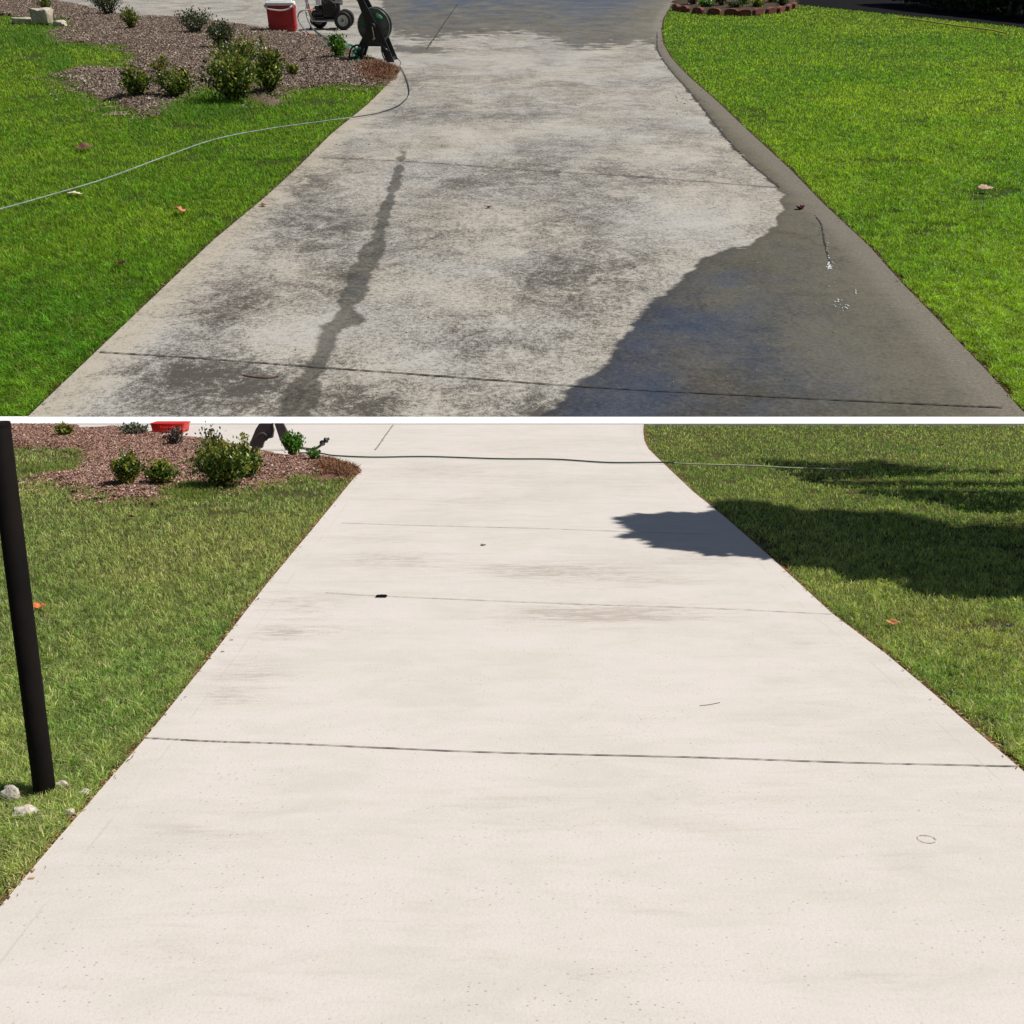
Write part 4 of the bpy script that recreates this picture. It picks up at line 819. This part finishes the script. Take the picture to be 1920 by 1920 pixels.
for yy in (.045, .25):
    mb = MB(); n = 40; ri = .222
    mb.lathe([(.205, -.012), (ri, -.014), (ri + .006, 0), (ri, .014), (.205, .012)], (0, yy, .45), 'Y', n, False)
    # flange plate pierced by two windows
    V = []; Fc = []
    for i in range(n):
        a = 2 * math.pi * i / n
        for rr in (.03, .09, .17, .206):
            for s in (-.004, .004): V.append((math.cos(a) * rr, yy + s, .45 + math.sin(a) * rr))
    for i in range(n):
        j = (i + 1) % n; 
        for kx in range(3):
            if kx == 1 and (i % 13) in (4, 5, 6, 7): continue
            Fc += [(i * 8 + kx * 2, j * 8 + kx * 2, j * 8 + kx * 2 + 2, i * 8 + kx * 2 + 2), (i * 8 + kx * 2 + 1, i * 8 + kx * 2 + 3, j * 8 + kx * 2 + 3, j * 8 + kx * 2 + 1)]
    mb.add(V, Fc); mb.part('flange', M['greydisc'], rl)
mb = MB(); mb.lathe([(.12, .06), (.15, .07)] + [(.16 + .012 * (i % 2), .08 + i * .014) for i in range(11)] + [(.12, .24)], (0, 0, .45), 'Y', 32); mb.part('wound_hose', M['greenhose'], rl)
mb = MB(); mb.lathe([(.0001, -.07), (.035, -.066), (.045, -.04), (.045, .0)], (0, 0, .45), 'Y', 24); mb.part('hub', M['black'], rl)
mb = MB(); mb.bar((0, -.075, .45), (.02, -.075, .30), .03, .014); mb.tube([(.02, -.07, .30), (.02, -.16, .30)], .014, 10); mb.part('crank', M['steel'], rl)
mb = MB(); mb.tube(smooth_path([(.10, -.03, .28), (.11, -.05, .12), (.15, -.06, .02)], 5), .009, 6); mb.part('hose_tail', M['blackhose'], rl); mb = MB(); mb.tube(smooth_path([(-.36, -.06, .06), (-.31, -.08, .18), (-.22, -.08, .22), (-.12, -.06, .19)], 5), .013, 6); mb.part('hose_tail', M['blackhose'], rl)

rl = thing('hose_reel', 'B', (508, 845), 'taupe plastic hose reel base at the lower bed tip, top not in view', 'hose reel', z=.01)
def slab(mb, pts, y0, y1):
    n = len(pts); V = [(x, y0, z) for x, z in pts] + [(x, y1, z) for x, z in pts]
    mb.add(V, [tuple(range(n)), tuple(range(2 * n - 1, n - 1, -1))] + [(i, (i + 1) % n, n + (i + 1) % n, n + i) for i in range(n)])
k_ = 12.0 / F                     # metres per pixel at the reel
pp = lambda L: [((x - 508) * k_, (845 - y) * k_ - .005) for x, y in L]
mb = MB(); slab(mb, pp([(468, 836), (482, 806), (489, 796), (512, 796), (515, 808), (512, 822), (503, 824), (496, 830), (492, 840), (478, 841)]), 0, .05); mb.part('frame_side', M['taupe'], rl)
mb = MB(); slab(mb, pp([(516, 796), (532, 796), (548, 830), (552, 850), (538, 853), (524, 824)]), .02, .06); mb.part('frame_side', M['taupe'], rl)
mb = MB(); mb.tube([((514 - 508) * k_, -.01, .33), ((512 - 508) * k_, -.02, .2), ((500 - 508) * k_, -.02, .12)], .012, 8); mb.part('hose_tail', M['blackhose'], rl)
mb = MB(); P = [((482 + 24 * i / 8 - 508) * k_, -.012, (845 - 822 + 8 * math.sin(math.pi * i / 8)) * k_) for i in range(9)]; mb.tube(P, .012, 8); mb.part('moulding', M['taupe'], rl)
for xx in (480, 544): mb = MB(); mb.bar(((xx - 508) * k_, 0, .01), ((xx - 508) * k_, .30, .01), .05, .03); mb.part('foot', M['taupe'], rl)

# ------------------------------------------------------------------ scalloped brick edging, its plants
EB = [(1268, 19), (1284, 22), (1309, 25), (1339, 27), (1371, 28), (1395, 29), (1421, 27), (1444, 25), (1463, 23), (1478, 19), (1489, 15)]
lab = ['first brick at the left end, beside the driveway curb', 'second brick from the driveway end', 'third brick from the driveway end', 'fourth brick from the driveway end', 'fifth brick from the driveway end', 'middle brick, lowest in the curve', 'seventh brick from the driveway end', 'eighth brick from the driveway end', 'third brick from the right end', 'second brick from the right end', 'last brick at the right end of the curve']
base = None
for i, (x, y) in enumerate(EB):
    if base is None:
        mb = MB(); pr = [(-.15, 0), (.15, 0), (.15, .08)] + [(.15 * math.cos(a), .08 + .055 * math.sin(a)) for a in np.linspace(.25, math.pi - .25, 9)] + [(-.15, .08)]
        slab(mb, pr, -.045, .045); base = mb.top('edging_brick', M['brick'], 'A', smooth=False); bv = base.modifiers.new('b', 'BEVEL'); bv.width = .008; bv.segments = 2; o = base
    else: o = base.copy(); COL.objects.link(o)
    X, Y, t = px_local('A', x, y); nx = EB[min(i + 1, 10)]; pv = EB[max(i - 1, 0)]; a = px_local('A', *nx); b = px_local('A', *pv)
    ang = math.atan2(float(a[1] - b[1]), float(a[0] - b[0])); o.matrix_world = PM['A'] @ Matrix.Translation((float(X), float(Y), -.01)) @ Matrix.Rotation(ang, 4, 'Z') @ Matrix.Rotation(float(rng.normal(0, .06)), 4, 'X')
    tag(o, 'red-brown scalloped edging: ' + lab[i], 'edging brick', 'scalloped edging bricks around the far flower bed')
for i, (x, y, a, b, pal, l) in enumerate([(1300, 12, 36, 30, SV, 'silvery plant at the driveway end of the brick edged bed'), (1352, 14, 34, 40, DK, 'dark upright plant in the middle of the brick edged bed'), (1395, 12, 40, 26, BG, 'green leafy plant right of middle in the brick edged bed'), (1448, 8, 40, 24, OL, 'olive plant at the right end of the brick edged bed'), (1324, 17, 30, 16, BG, 'low green plant second from the driveway end of the brick edged bed'), (1375, 18, 34, 14, DK, 'low dark plant near the middle front of the brick edged bed'), (1420, 17, 34, 16, YG, 'low yellow-green plant right of the middle of the brick edged bed'), (1466, 13, 24, 14, DK, 'low dark plant closest to the last brick')]):
    shrub('A', (x, y), a, b, pal, l, nb=16, nl=600, seed=60 + i, group='plants in the far brick edged bed', size=.05)
# hedge across the road
def hedge(pts, h, wd, label, seed):
    r = np.random.default_rng(seed); P = ground_path('A', pts, 0, 12); P = np.array(P)[:, :2]; n = 26000; i = r.integers(0, len(P) - 1, n); s = r.random(n)[:, None]; C = P[i] * (1 - s) + P[i + 1] * s
    th = r.random(n) * math.pi; bump = .75 + .4 * value_noise(C[:, 0], C[:, 1], .7, seed); rad = r.random(n) ** .3
    off = np.cos(th) * wd / 2 * rad * bump; z = np.sin(th) * h * rad * bump + .05; d = np.gradient(P, axis=0)[i]; d /= np.linalg.norm(d, axis=1)[:, None]
    Q = np.stack([C[:, 0] - d[:, 1] * off, C[:, 1] + d[:, 0] * off, z], -1)
    X, Y, _ = px_local('A', *pts[len(pts) // 2]); root = link('hedge', None, None, 'A', None, (0, 0, 0)); tag(root, label, 'hedge')
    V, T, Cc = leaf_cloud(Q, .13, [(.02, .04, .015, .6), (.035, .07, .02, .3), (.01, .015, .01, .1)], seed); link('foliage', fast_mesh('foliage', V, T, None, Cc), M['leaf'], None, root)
    mb = MB()
    for j in range(0, len(P), 2): mb.tube([(P[j][0], P[j][1], 0), (P[j][0] + r.normal(0, .1), P[j][1] + r.normal(0, .1), h * .8)], .04, 6)
    mb.part('stem', M['stem'], root)
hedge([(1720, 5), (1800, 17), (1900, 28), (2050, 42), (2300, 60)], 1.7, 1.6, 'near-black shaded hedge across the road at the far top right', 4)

# ------------------------------------------------------------------ the tree off to the right whose crown shades the lower lawn
SH1 = [(1172, 973), (1195, 968), (1222, 964), (1300, 962), (1345, 962), (1355, 938), (1420, 942), (1500, 952), (1600, 957), (1700, 964), (1790, 985), (1920, 990), (2300, 1010), (2300, 1160), (1980, 1128), (1840, 1112), (1700, 1106), (1715, 1092), (1620, 1076), (1500, 1056), (1440, 1041), (1330, 1030), (1215, 1023), (1262, 1014), (1162, 1005), (1228, 999), (1215, 985)]
SH2 = [(1420, 859), (1560, 868), (1660, 860), (1780, 878), (1920, 885), (2300, 895), (2300, 985), (1920, 975), (1800, 950), (1700, 930), (1620, 915), (1540, 905), (1480, 882)]
r = np.random.default_rng(77); Q = []
sx, sy = SUN.x / SUN.z, SUN.y / SUN.z
for poly, n, st in ((SH1, 60000, 0), (SH2, 15000, 1)):
    lp = to_local_poly('B', poly); xs = [p[0] for p in lp]; yy = [p[1] for p in lp]
    X = r.uniform(min(xs), max(xs), n); Y = r.uniform(min(yy), max(yy), n); wob = (value_noise(X, Y, 5, 3) - .5) * .16 + (value_noise(X, Y, 16, 4) - .5) * .12
    kx = inside(lp, X + wob, Y + wob); X, Y = X[kx], Y[kx]
    if st: kk = value_noise(X * .45, Y * 2.2, 1.8, 8) > .40; X, Y = X[kk], Y[kk]
    z = np.maximum((.575 * Y - X + .55) / (sx - .575 * sy), 2.6) + r.random(len(X)) ** 1.5 * (1.2 if st else 2.2)
    Q.append(np.stack([X + sx * z, Y + sy * z, z], -1))
Q = np.concatenate(Q); cx, cy, cz = Q.mean(0)
TRK = (cx + 1.4, cy, 0)
tree = link('shade_tree', None, None, 'B', None, (0, 0, 0)); tag(tree, 'broad leafy tree off to the right, its dark shadow lying across lawn and driveway', 'tree')
mb = MB(); mb.tube(smooth_path([(TRK[0], cy, -.05), (TRK[0] - .1, cy, 1.2), (TRK[0] - .5, cy + .1, cz * .6), (cx, cy, cz * .9)], 5), [.22 - .006 * i for i in range(16)], 12); mb.part('trunk', M['bark'], tree)
mb = MB(); pk = Q[r.choice(len(Q), 46, False)]
for p in pk:
    a = np.array([TRK[0] - .5, cy, cz * .6]); m = (a + p) / 2 + np.array([0, 0, .25]); mb.tube(smooth_path([a, m, p], 5), [.05, .045, .04, .035, .03, .025, .02, .017, .014, .011, .008], 6)
mb.part('limb', M['bark'], tree)
V, T, C = leaf_cloud(Q, .12, OL, 78, .1, 1.5); link('crown', fast_mesh('crown', V, T, None, C), M['leaf'], None, tree)
